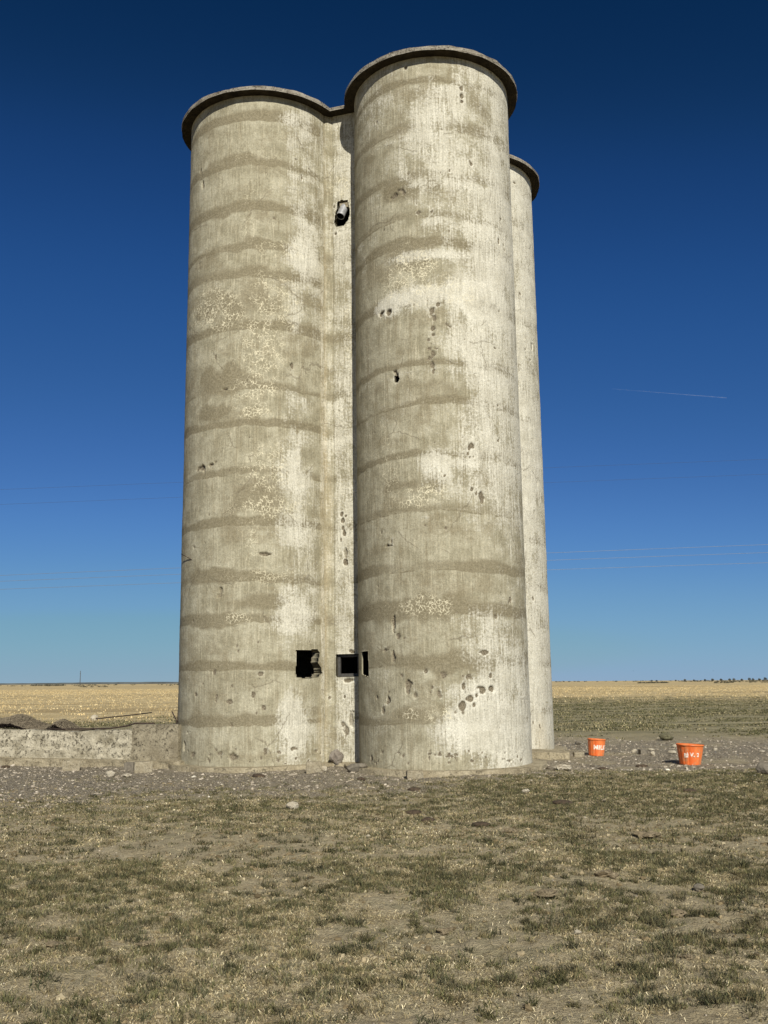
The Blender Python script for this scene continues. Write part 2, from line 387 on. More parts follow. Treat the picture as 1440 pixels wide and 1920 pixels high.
# whitewash left on each bin
def ws_front(S, Z, n1, n2):
    big = fbm(S*.7+4, Z*.55, 4, 811)
    return -.16 + .50*sstep(-.9, 1.2, S+.6*n1) + .26*sstep(.35, 1.3, S+.4*n1) + .15*sstep(9, 13, Z) + .75*big + .2*n1
def ws_left(S, Z, n1, n2):
    big = fbm(S*.9+9, Z*.6, 4, 821)
    w = -.42 + .62*sstep(.2, .8, S+.25*n1) + .65*big*sstep(-.4, .5, S) + .15*n1
    k = sstep(1.40, 1.44, S); return (w+.04)*(1-k) + (.50+.15*n1)*k
def ws_rear(S, Z, n1, n2):
    return .86 + .40*n1
MF = [('p', 866, 166, 4, 5), ('p', 866, 179, 7, 8), ('p', 866, 190, 5, 5), ('p', 760, 128, 4, 5), ('p', 741, 366, 6, 4), ('p', 756, 362, 5, 4),
      ('p', 784, 398, 4, 3), ('p', 809, 397, 4, 3), ('p', 935, 454, 4, 5), ('p', 944, 459, 3, 3), ('p', 946, 469, 3, 4), ('p', 936, 473, 2, 2), ('p', 884, 308, 4, 4), ('p', 706, 229, 3, 3),
      ('p', 728, 585, 9, 6), ('p', 716, 586, 8, 3), ('p', 822, 570, 4, 4), ('p', 810, 582, 5, 5), ('p', 815, 597, 4, 5), ('p', 813, 615, 4, 5), ('p', 812, 627, 4, 3),
      ('p', 803, 637, 3, 3), ('p', 805, 654, 3, 3), ('p', 812, 664, 5, 5), ('p', 805, 671, 4, 4), ('p', 810, 684, 5, 6), ('p', 813, 696, 3, 4),
      ('p', 743, 709, 7, 9), ('p', 934, 760, 4, 2), ('p', 885, 834, 3, 4), ('p', 880, 842, 2, 3), ('p', 878, 850, 2, 3), ('p', 881, 857, 2, 2), ('p', 888, 856, 2, 2),
      ('p', 885, 918, 4, 4), ('p', 893, 926, 3, 3), ('p', 901, 931, 5, 6), ('p', 727, 1023, 9, 2), ('p', 734, 1015, 2, 3), ('p', 715, 998, 2, 4),
      ('p', 738, 1168, 3, 9), ('p', 748, 1194, 3, 3), ('p', 758, 1197, 2, 3), ('p', 908, 1223, 5, 4), ('p', 737, 1226, 3, 7), ('p', 722, 1219, 4, 2),
      ('p', 766, 1286, 6, 7), ('p', 765, 1297, 5, 5), ('p', 778, 1303, 5, 5, .6), ('p', 707, 1308, 4, 5), ('p', 728, 1314, 4, 6), ('p', 718, 1333, 4, 5), ('p', 753, 1267, 3, 3),
      ('p', 810, 1289, 4, 4), ('p', 807, 1298, 3, 3), ('p', 823, 1300, 5, 5), ('p', 798, 1259, 5, 4), ('p', 832, 1267, 4, 4), ('p', 868, 1268, 3, 3), ('p', 879, 1268, 4, 4),
      ('p', 921, 1267, 5, 5), ('p', 870, 1286, 4, 5), ('p', 905, 1293, 8, 7), ('p', 922, 1290, 8, 5), ('p', 894, 1304, 5, 5), ('p', 884, 1310, 6, 6), ('p', 867, 1320, 6, 7),
      ('p', 889, 1322, 4, 5), ('p', 854, 1336, 4, 3, .6), ('p', 868, 1336, 3, 3, .6), ('p', 968, 1231, 2, 2), ('p', 958, 1125, 3, 4), ('p', 930, 1155, 3, 3),
      ('d', 770, 350, 70, 16), ('d', 900, 205, 40, 14, .7), ('d', 740, 245, 60, 10, .8), ('d', 780, 725, 90, 18, .8), ('d', 760, 480, 60, 22, .8), ('d', 820, 525, 35, 25, .6),
      ('d', 760, 910, 70, 14), ('d', 790, 1140, 95, 16), ('d', 830, 1243, 120, 14), ('d', 760, 1338, 60, 15, .9), ('d', 930, 1340, 60, 10, .7), ('d', 870, 905, 60, 14, .5),
      ('w', 780, 480, 70, 8, .9), ('w', 790, 555, 90, 16, 1.1), ('w', 900, 560, 60, 30, .8), ('w', 735, 575, 30, 14, .8), ('w', 820, 200, 60, 40, .3), ('w', 900, 850, 60, 60, .4), ('w', 870, 700, 40, 70, .35),
      ('w', 905, 1350, 60, 40, .8), ('w', 860, 1290, 60, 12, .5), ('w', 890, 1180, 60, 40, .5), ('w', 812, 870, 26, 24, .9), ('w', 930, 300, 30, 60, .4), ('w', 740, 120, 50, 20, .3), ('w', 860, 1380, 40, 25, .6),
      ('c', 780, 930, 60, 14), ('c', 800, 1138, 45, 14), ('c', 770, 1338, 14, 9), ('c', 820, 1340, 26, 10), ('c', 770, 520, 60, 40), ('c', 730, 880, 20, 60, .6), ('c', 820, 550, 100, 20, .7)]
ML = [('p', 378, 877, 8, 6), ('p', 396, 871, 9, 4), ('p', 371, 881, 4, 4), ('p', 404, 866, 6, 2), ('p', 497, 1039, 13, 2), ('p', 548, 685, 4, 6), ('p', 545, 694, 2, 2), ('p', 376, 322, 3, 4),
      ('p', 380, 345, 3, 8), ('p', 404, 668, 2, 4), ('p', 435, 1286, 3, 3), ('p', 487, 1262, 4, 3), ('p', 402, 1261, 3, 3), ('p', 406, 1305, 3, 3), ('p', 429, 1316, 4, 3), ('p', 474, 1300, 3, 3),
      ('p', 366, 1302, 3, 3), ('p', 495, 1327, 3, 4), ('p', 433, 1361, 4, 4, .6), ('p', 440, 1420, 13, 5, .7), ('p', 345, 1400, 8, 12, .6), ('p', 413, 1108, 4, 8, .5), ('p', 581, 1203, 2, 2), ('p', 566, 332, 2, 8), ('p', 420, 730, 8, 1),
      ('c', 400, 580, 75, 35), ('c', 520, 560, 50, 55, .8), ('c', 490, 660, 45, 60, .9), ('c', 480, 730, 40, 20), ('c', 475, 770, 35, 12), ('c', 510, 950, 60, 16), ('c', 500, 880, 40, 40, .8),
      ('c', 470, 1010, 14, 40, .8), ('c', 450, 1160, 25, 9), ('c', 510, 1080, 60, 14, .7), ('c', 480, 290, 60, 10, .4), ('c', 470, 360, 12, 30, .5), ('c', 465, 430, 12, 30, .5), ('c', 530, 470, 60, 14, .6),
      ('w', 530, 600, 40, 40, .6), ('w', 540, 880, 45, 40, .9), ('w', 540, 990, 45, 30, .6), ('w', 550, 1150, 40, 25, .7), ('w', 560, 780, 35, 60, .5), ('w', 560, 480, 40, 30, .6), ('w', 545, 1350, 30, 40, .9), ('w', 540, 220, 20, 16, .8),
      ('d', 430, 570, 90, 40, .9), ('d', 420, 710, 80, 22), ('d', 400, 780, 60, 14), ('d', 480, 930, 60, 28, .8), ('d', 430, 300, 70, 10), ('d', 420, 396, 70, 10), ('d', 430, 465, 60, 12), ('d', 500, 1130, 60, 14, .9), ('d', 410, 1165, 70, 10), ('d', 400, 1077, 70, 12), ('d', 590, 1330, 30, 12, .8), ('d', 420, 1350, 80, 10, .9),
      ('y', 604, 950, 7, 420, .4), ('y', 600, 1380, 10, 50, .5)]
_r = np.random.default_rng(5)
MF += [('p', _r.uniform(690, 990), 1441-_r.uniform(8, 34)**1-.0006*(_r.uniform(-1, 1)), _r.uniform(1.5, 4), _r.uniform(1.2, 3), .8) for _ in range(46)]
ML += [('p', _r.uniform(345, 605), _r.uniform(1404, 1432), _r.uniform(1.5, 4), _r.uniform(1.2, 3), .8) for _ in range(34)]
MF += [('p', _r.uniform(690, 985), _r.uniform(130, 1400), _r.uniform(1, 2.6), _r.uniform(1, 2.6), .7) for _ in range(60)]
ML += [('p', _r.uniform(360, 600), _r.uniform(250, 1400), _r.uniform(1, 2.6), _r.uniform(1, 2.6), .7) for _ in range(45)]
def strokes(polys, w=1.1, amp=.42):
    out = []
    for pl in polys:
        for (x1, y1), (x2, y2) in zip(pl[:-1], pl[1:]):
            n = max(2, int(math.hypot(x2-x1, y2-y1)/1.0))
            out += [('g', x1+(x2-x1)*t/n, y1+(y2-y1)*t/n, w, w*.8, amp) for t in range(n+1)]
    return out
# faint hand lettering on the front bin
MF += strokes([[(878, 1286), (878, 1297), (881, 1300), (884, 1297), (884, 1286)], [(887, 1300), (888, 1286), (891, 1294), (895, 1286), (896, 1300)],
               [(903, 1304), (904, 1316), (910, 1315)], [(912, 1316), (916, 1304), (920, 1316)], [(914, 1311), (918, 1311)], [(899, 1305), (899, 1316)], [(871, 1300), (871, 1287), (875, 1289), (872, 1294), (875, 1300)]])
MR = [('p', 998, 650, 4, 9), ('p', 985, 655, 2, 3), ('p', 975, 551, 3, 3), ('p', 1008, 905, 3, 8), ('p', 1012, 928, 2, 4), ('p', 1000, 1122, 3, 4), ('p', 966, 343, 5, 2), ('p', 994, 675, 5, 1), ('p', 1012, 1360, 2, 3), ('p', 1000, 1355, 2, 3), ('y', 1015, 1390, 30, 40, .35)]

holes_F = [poly_px(BF, [(678, 1221), (690.5, 1220), (691.5, 1262), (691, 1270), (686, 1268), (678, 1264)]),
           poly_px(BF, [(740, 705), (744, 701), (747.5, 705), (747, 713), (744, 717), (740, 715)])]
holes_L = [poly_px(BL, [(555, 1219), (566, 1218), (578, 1219.5), (588, 1217), (596, 1218), (599, 1224), (597, 1236), (596, 1242), (601, 1250), (604, 1262), (599, 1264), (597, 1270), (570, 1271), (556, 1270), (554, 1258), (556, 1240)])]
holes_R = []
for B, mk, ws, ho, sd in ((BF, MF, ws_front, holes_F, 11), (BL, ML, ws_left, holes_L, 23), (BR, MR, ws_rear, holes_R, 37)):
    bin_tower(B, mk, ws, ho, sd)
bin_tower(BB, [], ws_left, [], 41, False)

# infill walls between neighbouring bins
AX = (TF-TL)/np.hypot(*(TF-TL)); NM = np.array([AX[1], -AX[0]])          # along L -> F, and outwards to the camera
PD = .30                                                                # the infill face stands this far out from the bin axis
class Infill:
    def hit(s, x, y):
        d = ray(x, y); t = ((TL+NM*PD)@NM)/(d[:2]@NM); P = d*t
        return (P[:2]-TL)@AX, P[2]+EYE
PN = Infill()
def ws_infill(S, Z, n1, n2): return .32 + .35*n1 + .35*sstep(1.85, 1.95, S)
MP = [('p', 640, 965, 4, 4), ('p', 643, 976, 5, 6), ('p', 648, 968, 3, 3), ('p', 643, 990, 3, 4), ('p', 645, 1000, 5, 6), ('p', 639, 1012, 3, 4), ('p', 648, 1040, 4, 8, .5), ('p', 648, 1055, 4, 6), ('p', 626, 388, 3, 4), ('p', 629, 438, 4, 4),
      ('p', 652, 1276, 12, 4, .7), ('p', 619, 1309, 3, 3), ('p', 646, 1306, 3, 3), ('p', 650, 1371, 5, 6, .6), ('p', 658, 1350, 5, 9, .5), ('p', 642, 1357, 4, 4, .6), ('p', 662, 1222, 5, 2),
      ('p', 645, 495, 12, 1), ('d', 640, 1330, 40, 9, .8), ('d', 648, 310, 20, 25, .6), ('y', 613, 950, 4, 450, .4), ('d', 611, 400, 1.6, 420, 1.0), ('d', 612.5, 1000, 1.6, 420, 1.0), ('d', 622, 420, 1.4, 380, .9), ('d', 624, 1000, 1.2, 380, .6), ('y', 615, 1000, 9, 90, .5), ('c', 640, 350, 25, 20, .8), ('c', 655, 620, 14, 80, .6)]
def infill(seed, C1, C2, marks, holes, ws, hitf, fine):
    ax = (C2-C1)/np.hypot(*(C2-C1)); nm = np.array([ax[1], -ax[0]]); mid = (TF+TB)/2
    if nm@((C1+C2)/2-mid) < 0: nm = -nm
    D = np.hypot(*(C2-C1)); s1 = math.sqrt(RAD**2-.46**2)-.03; s2 = D-math.sqrt(RAD**2-PD**2)+.06
    ss = np.linspace(s1, s2, 60 if fine else 8); zz = np.linspace(-.12, HGT, 720 if fine else 40)
    S, Z = np.meshgrid(ss, zz)
    off = PD + .16*(1-sstep(0, .22, S-s1))**1.6 - .035*np.exp(-((S-s1-.055)/.016)**2) - .022*np.exp(-((S-s1-.21)/.013)**2)
    P = np.stack([C1[0]+ax[0]*S+nm[0]*off, C1[1]+ax[1]*S+nm[1]*off, Z], -1)
    nr = np.zeros_like(P); nr[..., 0] = nm[0]; nr[..., 1] = nm[1]
    masks, dep = paint(S, Z, seed, marks, hitf, ws); masks['m_dark'] *= .7
    return sheet('infill_wall', S, Z, P, nr, holes, masks, dep, silo, seed, .16)
win_px = [(630.5, 1227), (672, 1226), (674, 1268), (631, 1268.5)]
hat_px = [(632, 379), (640, 375), (652, 375), (655, 388), (656, 400), (653, 412), (648, 418), (645, 423), (630, 425), (627, 416), (629, 400), (632, 392)]
infill(53, TL, TF, MP, [[PN.hit(x, y) for x, y in win_px], [PN.hit(x, y) for x, y in hat_px]], ws_infill, PN.hit, True)
for c1, c2 in ((TF, TR), (TR, TB), (TB, TL)): infill(61, c1, c2, [], [], ws_infill, PN.hit, False)

# roof slab with its overhanging rim: one outline round all four bins
def outline(over, pd):
    cs = [TL, TF, TR, TB]; pts = []; mid = sum(cs)/4; R = RAD+over
    for i, C in enumerate(cs):
        prv, nxt = cs[i-1], cs[(i+1) % 4]
        def ang(to):
            ax = (to-C)/np.hypot(*(to-C)); nm = np.array([ax[1], -ax[0]])
            if nm@((C+to)/2-mid) < 0: nm = -nm
            v = ax*math.sqrt(R*R-pd*pd)+nm*pd; return math.atan2(v[1], v[0])
        a0, a1 = ang(prv), ang(nxt)
        while a1 < a0: a1 += 2*math.pi
        for a in np.linspace(a0, a1, 110): pts.append(C+R*np.array([math.cos(a), math.sin(a)]))
    return np.array(pts)
def prism(name, pts, z0, z1, mat, parent, jit=0., seed=0, zj=0., levels=3, org=ORG):
    n = len(pts); V = []; cen = pts.mean(0); t = np.arange(n)
    for li in range(levels):
        z = z0+(z1-z0)*li/(levels-1); j = jit*fbm(t*.35, 0*t+li*5.3, 4, seed+li)
        d = pts-cen; d = d/np.linalg.norm(d, axis=1)[:, None]
        zz = z + (zj*fbm(t*.25, 0*t+9, 4, seed+9) if li == levels-1 else 0)
        V += [(*(p+dd*jj-org[:2]), float(h)-org[2]) for p, dd, jj, h in zip(pts, d, j, np.broadcast_to(zz, n))]
    F = []
    for li in range(levels-1):
        for i in range(n):
            k = (i+1) % n; F.append((li*n+i, li*n+k, (li+1)*n+k, (li+1)*n+i))
    F.append(tuple(range(n-1, -1, -1))); F.append(tuple(range((levels-1)*n, levels*n)))
    return mesh_obj(name, V, F, mat, parent)
slab = prism('roof_slab', outline(OVER, PD+OVER), HGT-.01, HGT+SLAB, M_ROOF, silo, .020, 3, .022, 4)
slab.data.materials.append(mat_concrete('soffit_brown_shade', (.022, .017, .011), (.052, .041, .026), (.014, .011, .007), 1.6, .5))  # brown underside, its colour darkened further to paint in shade below the rim
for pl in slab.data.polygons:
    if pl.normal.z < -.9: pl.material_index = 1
prism('footing', outline(.30, PD+.30), -.30, -.015, M_FOOT, silo, .05, 5, .012, 3)

# broken corner of the base slab showing right of the rear bin
_c = gp(1036, 1425, -.1)[:2]; _n = 26
_o = [(-.75, .0), (.36, -.04), (.42, .25), (.37, .9), (-.75, 1.3)]
_pts = []
for _i in range(5):
    for _t in np.linspace(0, 1, 9)[:-1]:
        _pts.append(_c+np.array(_o[_i])*(1-_t)+np.array(_o[(_i+1) % 5])*_t)
prism('base_slab', np.array(_pts), -.25, .055, M_FOOT, silo, .03, 15, .02, 3)

# window frame in the infill opening
def box(c, ax, nm, sx, sd, sz):
    c = np.asarray(c, float); V = []
    for k in (-1, 1):
        for i, j in ((-1, -1), (1, -1), (1, 1), (-1, 1)):
            V.append((*(c[:2]+ax*sx/2*i+nm*sd/2*j), c[2]+sz/2*k))
    return V, [(3, 2, 1, 0), (4, 5, 6, 7), (0, 1, 5, 4), (1, 2, 6, 5), (2, 3, 7, 6), (3, 0, 4, 7)]
def join(parts):
    V, F = [], []
    for v, f in parts:
        o = len(V); V += list(v); F += [tuple(i+o for i in q) for q in f]
    return V, F
def boxes(name, lst, mat, parent, org=ORG):
    V, F = join([box(*b) for b in lst]); return mesh_obj(name, [np.array(v)-org for v in V], F, mat, parent)
(wx0, wz1), (wx1, wz0) = PN.hit(631, 1227.5), PN.hit(673, 1268)
def onpan(s, z, d=PD): return np.array([*(TL+AX*s+NM*d), z])
ww, wh, wc, wz = wx1-wx0, wz1-wz0, (wx0+wx1)/2, (wz0+wz1)/2
fd = PD-.10
boxes('window_frame', [(onpan(wc, wz1-.025, fd), AX, NM, ww, .05, .05), (onpan(wc, wz0+.03, fd), AX, NM, ww, .05, .06),
      (onpan(wx0+.028, wz, fd), AX, NM, .056, .05, wh-.11), (onpan(wx1-.028, wz, fd), AX, NM, .056, .05, wh-.11)], M_STEEL, silo)
# spout pipe in the upper opening: a short open tube leaning out of the wall
def tube(path, rad, seg=8, closed=False, rads=None):
    path = [Vector(p) for p in path]; V, F = [], []
    for i, p in enumerate(path):
        d = (path[min(i+1, len(path)-1)]-path[max(i-1, 0)]).normalized()
        u = d.orthogonal().normalized() if i == 0 else (u-d*u.dot(d)).normalized(); w = d.cross(u)
        r = rads[i] if rads else rad
        for k in range(seg):
            a = 2*math.pi*k/seg; V.append(tuple(p+(u*math.cos(a)+w*math.sin(a))*r))
    for i in range(len(path)-1):
        for k in range(seg):
            F.append((i*seg+k, i*seg+(k+1) % seg, (i+1)*seg+(k+1) % seg, (i+1)*seg+k))
    if closed: F += [tuple(range(seg-1, -1, -1)), tuple(range((len(path)-1)*seg, len(path)*seg))]
    return V, F
hs, hz = PN.hit(640, 402)
dv = NM[0]*.42, NM[1]*.42, -.90; dv = np.array(dv)/np.linalg.norm(dv)
bot = onpan(hs-.02, hz-.05, PD+.015); top = bot-dv*.34+np.array([AX[0], AX[1], 0])*.06
V, F = tube([top, bot], .095, 24)
V2, F2 = tube([bot, bot-(bot-top)*.02], .095, 24, rads=[.095, .084]); V3, F3 = tube([bot-(bot-top)*.02, top], .084, 24)
V, F = join([(V, F), (V2, F2), (V3, F3)])
sp = mesh_obj('spout_pipe', [np.array(v)-ORG for v in V], F, M_WHITE_METAL, silo, False)
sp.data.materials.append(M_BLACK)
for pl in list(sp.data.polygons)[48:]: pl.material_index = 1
boxes('broken_lintel', [(onpan(hs+.06, hz+.235, PD-.09), AX, NM, .22, .12, .11)], M_BLOCK, silo)

# bent reinforcing bars poking from the left bin
def rebar(pts, r=.012): 
    V, F = tube(pts, r, 6, True); mesh_obj('reinforcing_bar', [np.array(v)-ORG for v in V], F, M_RUST, silo, True)
def onbin(B, x, y, out=0.):
    s, z = B.hit(x, y); return B.pt(np.array(s/RAD), np.array(z), RAD+out)
a = onbin(BL, 360, 1050, .0); b = onbin(BL, 352, 1043, .05); c = onbin(BL, 345, 1039, .06)
rebar([a, b, c], .008)

# ------------------------------------------------------------------ ground
def far_tilt(x, y):
    return -.0062*x*sstep(45, 300, np.hypot(x, y))
def gheight(x, y):
    d = np.hypot(x, y)
    z = -.10 + far_tilt(x, y)
    z = z + .030*fbm(x*.55, y*.55, 4, 101)*(1-sstep(60, 200, d)) + .026*fbm(x*3.1, y*3.1, 4, 102)*(1-sstep(20, 50, d)) + .020*fbm(x*9, y*9, 3, 103)*(1-sstep(12, 25, d))
    z = z + .35*fbm(x*.012, y*.012, 3, 104)*sstep(60, 250, d)
    return z
def zones(x, y):
    w1 = fbm(x*.35, y*.35, 5, 201); w2 = fbm(x*1.7, y*1.7, 5, 202); d = np.hypot(x, y)
    front = 14.9 + 2.6*sstep(.2, 2.2, x) + 1.0*sstep(2, 6, x) + .7*w1 + .7*w2
    back = 29 + 8*sstep(0, -6, x) + 2*w1 + 1.2*w2
    gr = sstep(-1.3, 2.2, d-front+1.5*fbm(x*4.5, y*4.5, 3, 205))*(1-sstep(-2, 2.5, d-back))*(1-.65*sstep(2.5, 4.5, x)*sstep(-.15, .3, w1+.7*w2))
    yedge = 88 - 38*sstep(0, -12, x) + 9*w1
    ye = sstep(-14-16*sstep(-8, 4, x), 10+16*sstep(-8, 4, x), d-yedge+5*w2)
    gn = sstep(-1, 6, d-back)*(1-ye)
    bare = sstep(.05, .5, fbm(x*.8, y*.8, 4, 203)+.3*w2)
    return gr, ye, gn, bare
ang = np.concatenate([np.linspace(-math.pi, -.62, 40)[:-1], np.linspace(-.62, .62, 400), np.linspace(.62, math.pi, 40)[1:]])
rad = np.concatenate([[0.02, .5, 1.2, 2.2, 3.0, 3.6], np.geomspace(4.0, 60, 560), np.geomspace(60, 14000, 200)[1:]])
A, R = np.meshgrid(ang, rad); X, Y = R*np.sin(A), R*np.cos(A); Zg = gheight(X, Y)
Zg = Zg - (R/14000.)**2*4
idx = np.arange(A.size).reshape(A.shape)
Fq = np.stack([idx[:-1, :-1], idx[:-1, 1:], idx[1:, 1:], idx[1:, :-1]], -1).reshape(-1, 4)[:, ::-1]
gr, ye, gn, ba = zones(X, Y)
g = mesh_obj('ground', np.stack([X, Y, Zg], -1).reshape(-1, 3), Fq, M_GROUND, None, True,
             dict(g_gravel=gr.ravel(), g_yellow=ye.ravel(), g_green=gn.ravel(), g_bare=ba.ravel()))
tag(g, 'wide flat prairie ground with soil, gravel and dry yellow grass to the horizon', 'ground', kind='structure')

# low dark rise on the left horizon
xs = np.linspace(-3600, 400, 160); rows = []
ydist = 6400.0
for q, hh in ((-260, -40), (0, 1), (260, 1), (560, -40)):
    hgt = (9+5*fbm(xs*.0012, 0*xs, 4, 301)+1.6*fbm(xs*.02, 0*xs, 3, 302))*sstep(500, -300, xs)
    rows.append(np.stack([xs, ydist+q+0*xs, far_tilt(xs, ydist+0*xs)+np.where(hh > 0, hgt, hh)], -1))
V = np.concatenate(rows); n = len(xs); idx = np.arange(len(V)).reshape(4, n)
Fq = np.stack([idx[:-1, :-1], idx[:-1, 1:], idx[1:, 1:], idx[1:, :-1]], -1).reshape(-1, 4)
h = mesh_obj('hills', V, Fq, mat_plain('distant_scrub_hill', (.10, .11, .10), .95, .3, .01), None, False)
tag(h, 'low dark rise along the left horizon', 'hills', kind='structure')

# ------------------------------------------------------------------ grass
def blades(name, P, H, W, lean, az, tint, mat=M_BLADE, taper=.25):
    """each blade: root pair, mid pair, tip"""
    n = len(P); side = np.stack([np.cos(az), np.sin(az), 0*az], -1); ld = RNG.uniform(0, 2*math.pi, n)
    L = np.stack([np.cos(ld), np.sin(ld), 0*ld], -1)*lean[:, None]
    up = np.array([0, 0, 1.0])
    mid = P + L*H[:, None]*.42 + up*(H*.55*np.sqrt(np.clip(1-lean**2*.5, .1, 1)))[:, None]
    tip = P + L*H[:, None]*1.0 + up*(H*np.clip(1-lean*.75, .04, 1))[:, None]
    w = W[:, None]*side/2
    V = np.stack([P-w, P+w, mid-w*.8, mid+w*.8, tip], 1).reshape(-1, 3)
    b = np.arange(n)[:, None]*5
    T = np.concatenate([b+np.array([0, 1, 3]), b+np.array([0, 3, 2]), b+np.array([2, 3, 4])], 0)
    return mesh_obj(name, V, T, mat, None, False, dict(tint=np.repeat(np.concatenate([tint, np.ones((n, 1))], 1), 5, axis=0)))

def tufts(n, dmin, dmax, spread, per, hr, wr, rad_r, cols, seed, dens, leanr=(.2, .95)):
    rg = np.random.default_rng(seed)
    d = np.sqrt(rg.uniform(dmin**2, dmax**2, n*4)); x = rg.uniform(-1, 1, n*4)*(spread*d+3.0)
    keep = rg.uniform(0, 1, n*4) < dens(x, d); x, d = x[keep][:n], d[keep][:n]; y = d
    m = len(x); k = rg.integers(per[0], per[1], m); ti = np.repeat(np.arange(m), k); N = len(ti)
    tr = rg.uniform(*rad_r, m); rr = tr[ti]*np.sqrt(rg.uniform(0, 1, N)); ra = rg.uniform(0, 2*math.pi, N)
    px, py = x[ti]+rr*np.cos(ra), y[ti]+rr*np.sin(ra)*.9
    H = (rg.uniform(*hr, m)[ti])*rg.uniform(.5, 1.25, N)*(1-.35*rr/tr[ti]); W = rg.uniform(*wr, N)
    P = np.stack([px, py, gheight(px, py)-.004], -1)
    cols = np.array(cols); ci = rg.integers(0, len(cols), m)[ti]; sw = rg.uniform(0, 1, N) < .25
    ci = np.where(sw, rg.integers(0, len(cols), N), ci)
    tint = cols[ci]*rg.uniform(.40, 1.75, N)[:, None]
    return P, H, W, rg.uniform(*leanr, N), rg.uniform(0, math.pi, N), tint
def cat(*a): return [np.concatenate(q) for q in zip(*a)]
GREEN = [(.098, .096, .042), (.130, .120, .054), (.080, .082, .042), (.160, .140, .072), (.175, .140, .072), (.112, .104, .062)]
STRAW = [(.42, .345, .20), (.34, .275, .15), (.52, .455, .295), (.24, .19, .10), (.14, .11, .06), (.20, .175, .09)]
def clump(x, y): return .20*fbm(x*.7, y*.7, 3, 401)+.50*fbm(x*3.6, y*3.6, 3, 402)+.50*fbm(x*7.5, y*7.5, 2, 403)+.03*np.clip(y-10, 0, 4)+.018*np.clip(x, -4, 4)
def patch(x, y): return 1-.88*sstep(.02, .26, fbm(x*1.15, y*1.15, 4, 451))*(1-sstep(11, 15, y))
def dn_near(x, y):
    return patch(x, y)*(.10+.90*sstep(-.12, .22, clump(x, y)))*(1-zones(x, y)[0]*.97)
DGREEN = [tuple(c*.62 for c in g) for g in GREEN]
BIG = tufts(1600, 4.2, 9.5, .46, (34, 60), (.05, .125), (.0035, .006), (.02, .10), DGREEN, 8, lambda x, y: np.clip(.18+1.2*clump(x, y), .03, 1), (.45, 1.1))
BIG2 = tufts(3400, 9, 18, .46, (16, 28), (.05, .11), (.006, .011), (.04, .14), DGREEN, 9, lambda x, y: np.clip(.15+1.2*clump(x, y), .03, 1)*(1-zones(x, y)[0]*.98), (.4, 1.05))
near = cat(BIG, BIG2, tufts(7400, 4.2, 10, .46, (18, 34), (.035, .105), (.003, .0055), (.02, .09), GREEN, 1, dn_near),
           tufts(14500, 8, 19, .46, (11, 20), (.03, .075), (.005, .010), (.04, .14), GREEN, 2, dn_near))
g = blades('grass', *near)
tag(g, 'short grey green grass tufts scattered over the foreground soil', 'grass', kind='stuff')
def dn_straw(x, y): return patch(x, y)*np.clip(.55+.7*fbm(x*1.1, y*1.1, 4, 411)-.35*sstep(0, .25, clump(x, y)), .06, 1)*(1-zones(x, y)[0]*.95)
st = cat(tufts(33000, 4.2, 10, .46, (8, 14), (.02, .065), (.0025, .005), (.03, .22), STRAW, 3, dn_straw, (.75, 1.15)),
         tufts(22000, 9, 19, .46, (5, 9), (.03, .07), (.005, .009), (.05, .30), STRAW, 4, dn_straw, (.7, 1.1)))
g = blades('dry_grass', *st)
tag(g, 'pale straw litter lying between the grass tufts', 'dry grass', kind='stuff')
def dn_mid(x, y):
    gr, ye, gn, ba = zones(x, y); return np.clip(gn*(.55+1.2*fbm(x*.25, y*.5, 4, 421)), 0, 1)
mid = tufts(16000, 26, 95, .46, (6, 11), (.05, .13), (.02, .05), (.10, .40), [(.080, .078, .036), (.13, .12, .058), (.065, .064, .032), (.26, .22, .125)], 5, dn_mid)
g = blades('pasture_grass', *mid)
tag(g, 'dull green grazed grass beyond the gravel right of the silo', 'grass', kind='stuff')
def dn_yel(x, y): return zones(x, y)[1]
yl = tufts(30000, 46, 300, .46, (4, 7), (.10, .24), (.02, .05), (.2, .6), [(.51, .395, .205), (.44, .335, .165), (.38, .285, .14), (.55, .45, .255)], 6, dn_yel, (.1, .6))
g = blades('prairie_grass', *yl)
tag(g, 'dry yellow prairie grass standing in the far field', 'grass', kind='stuff')

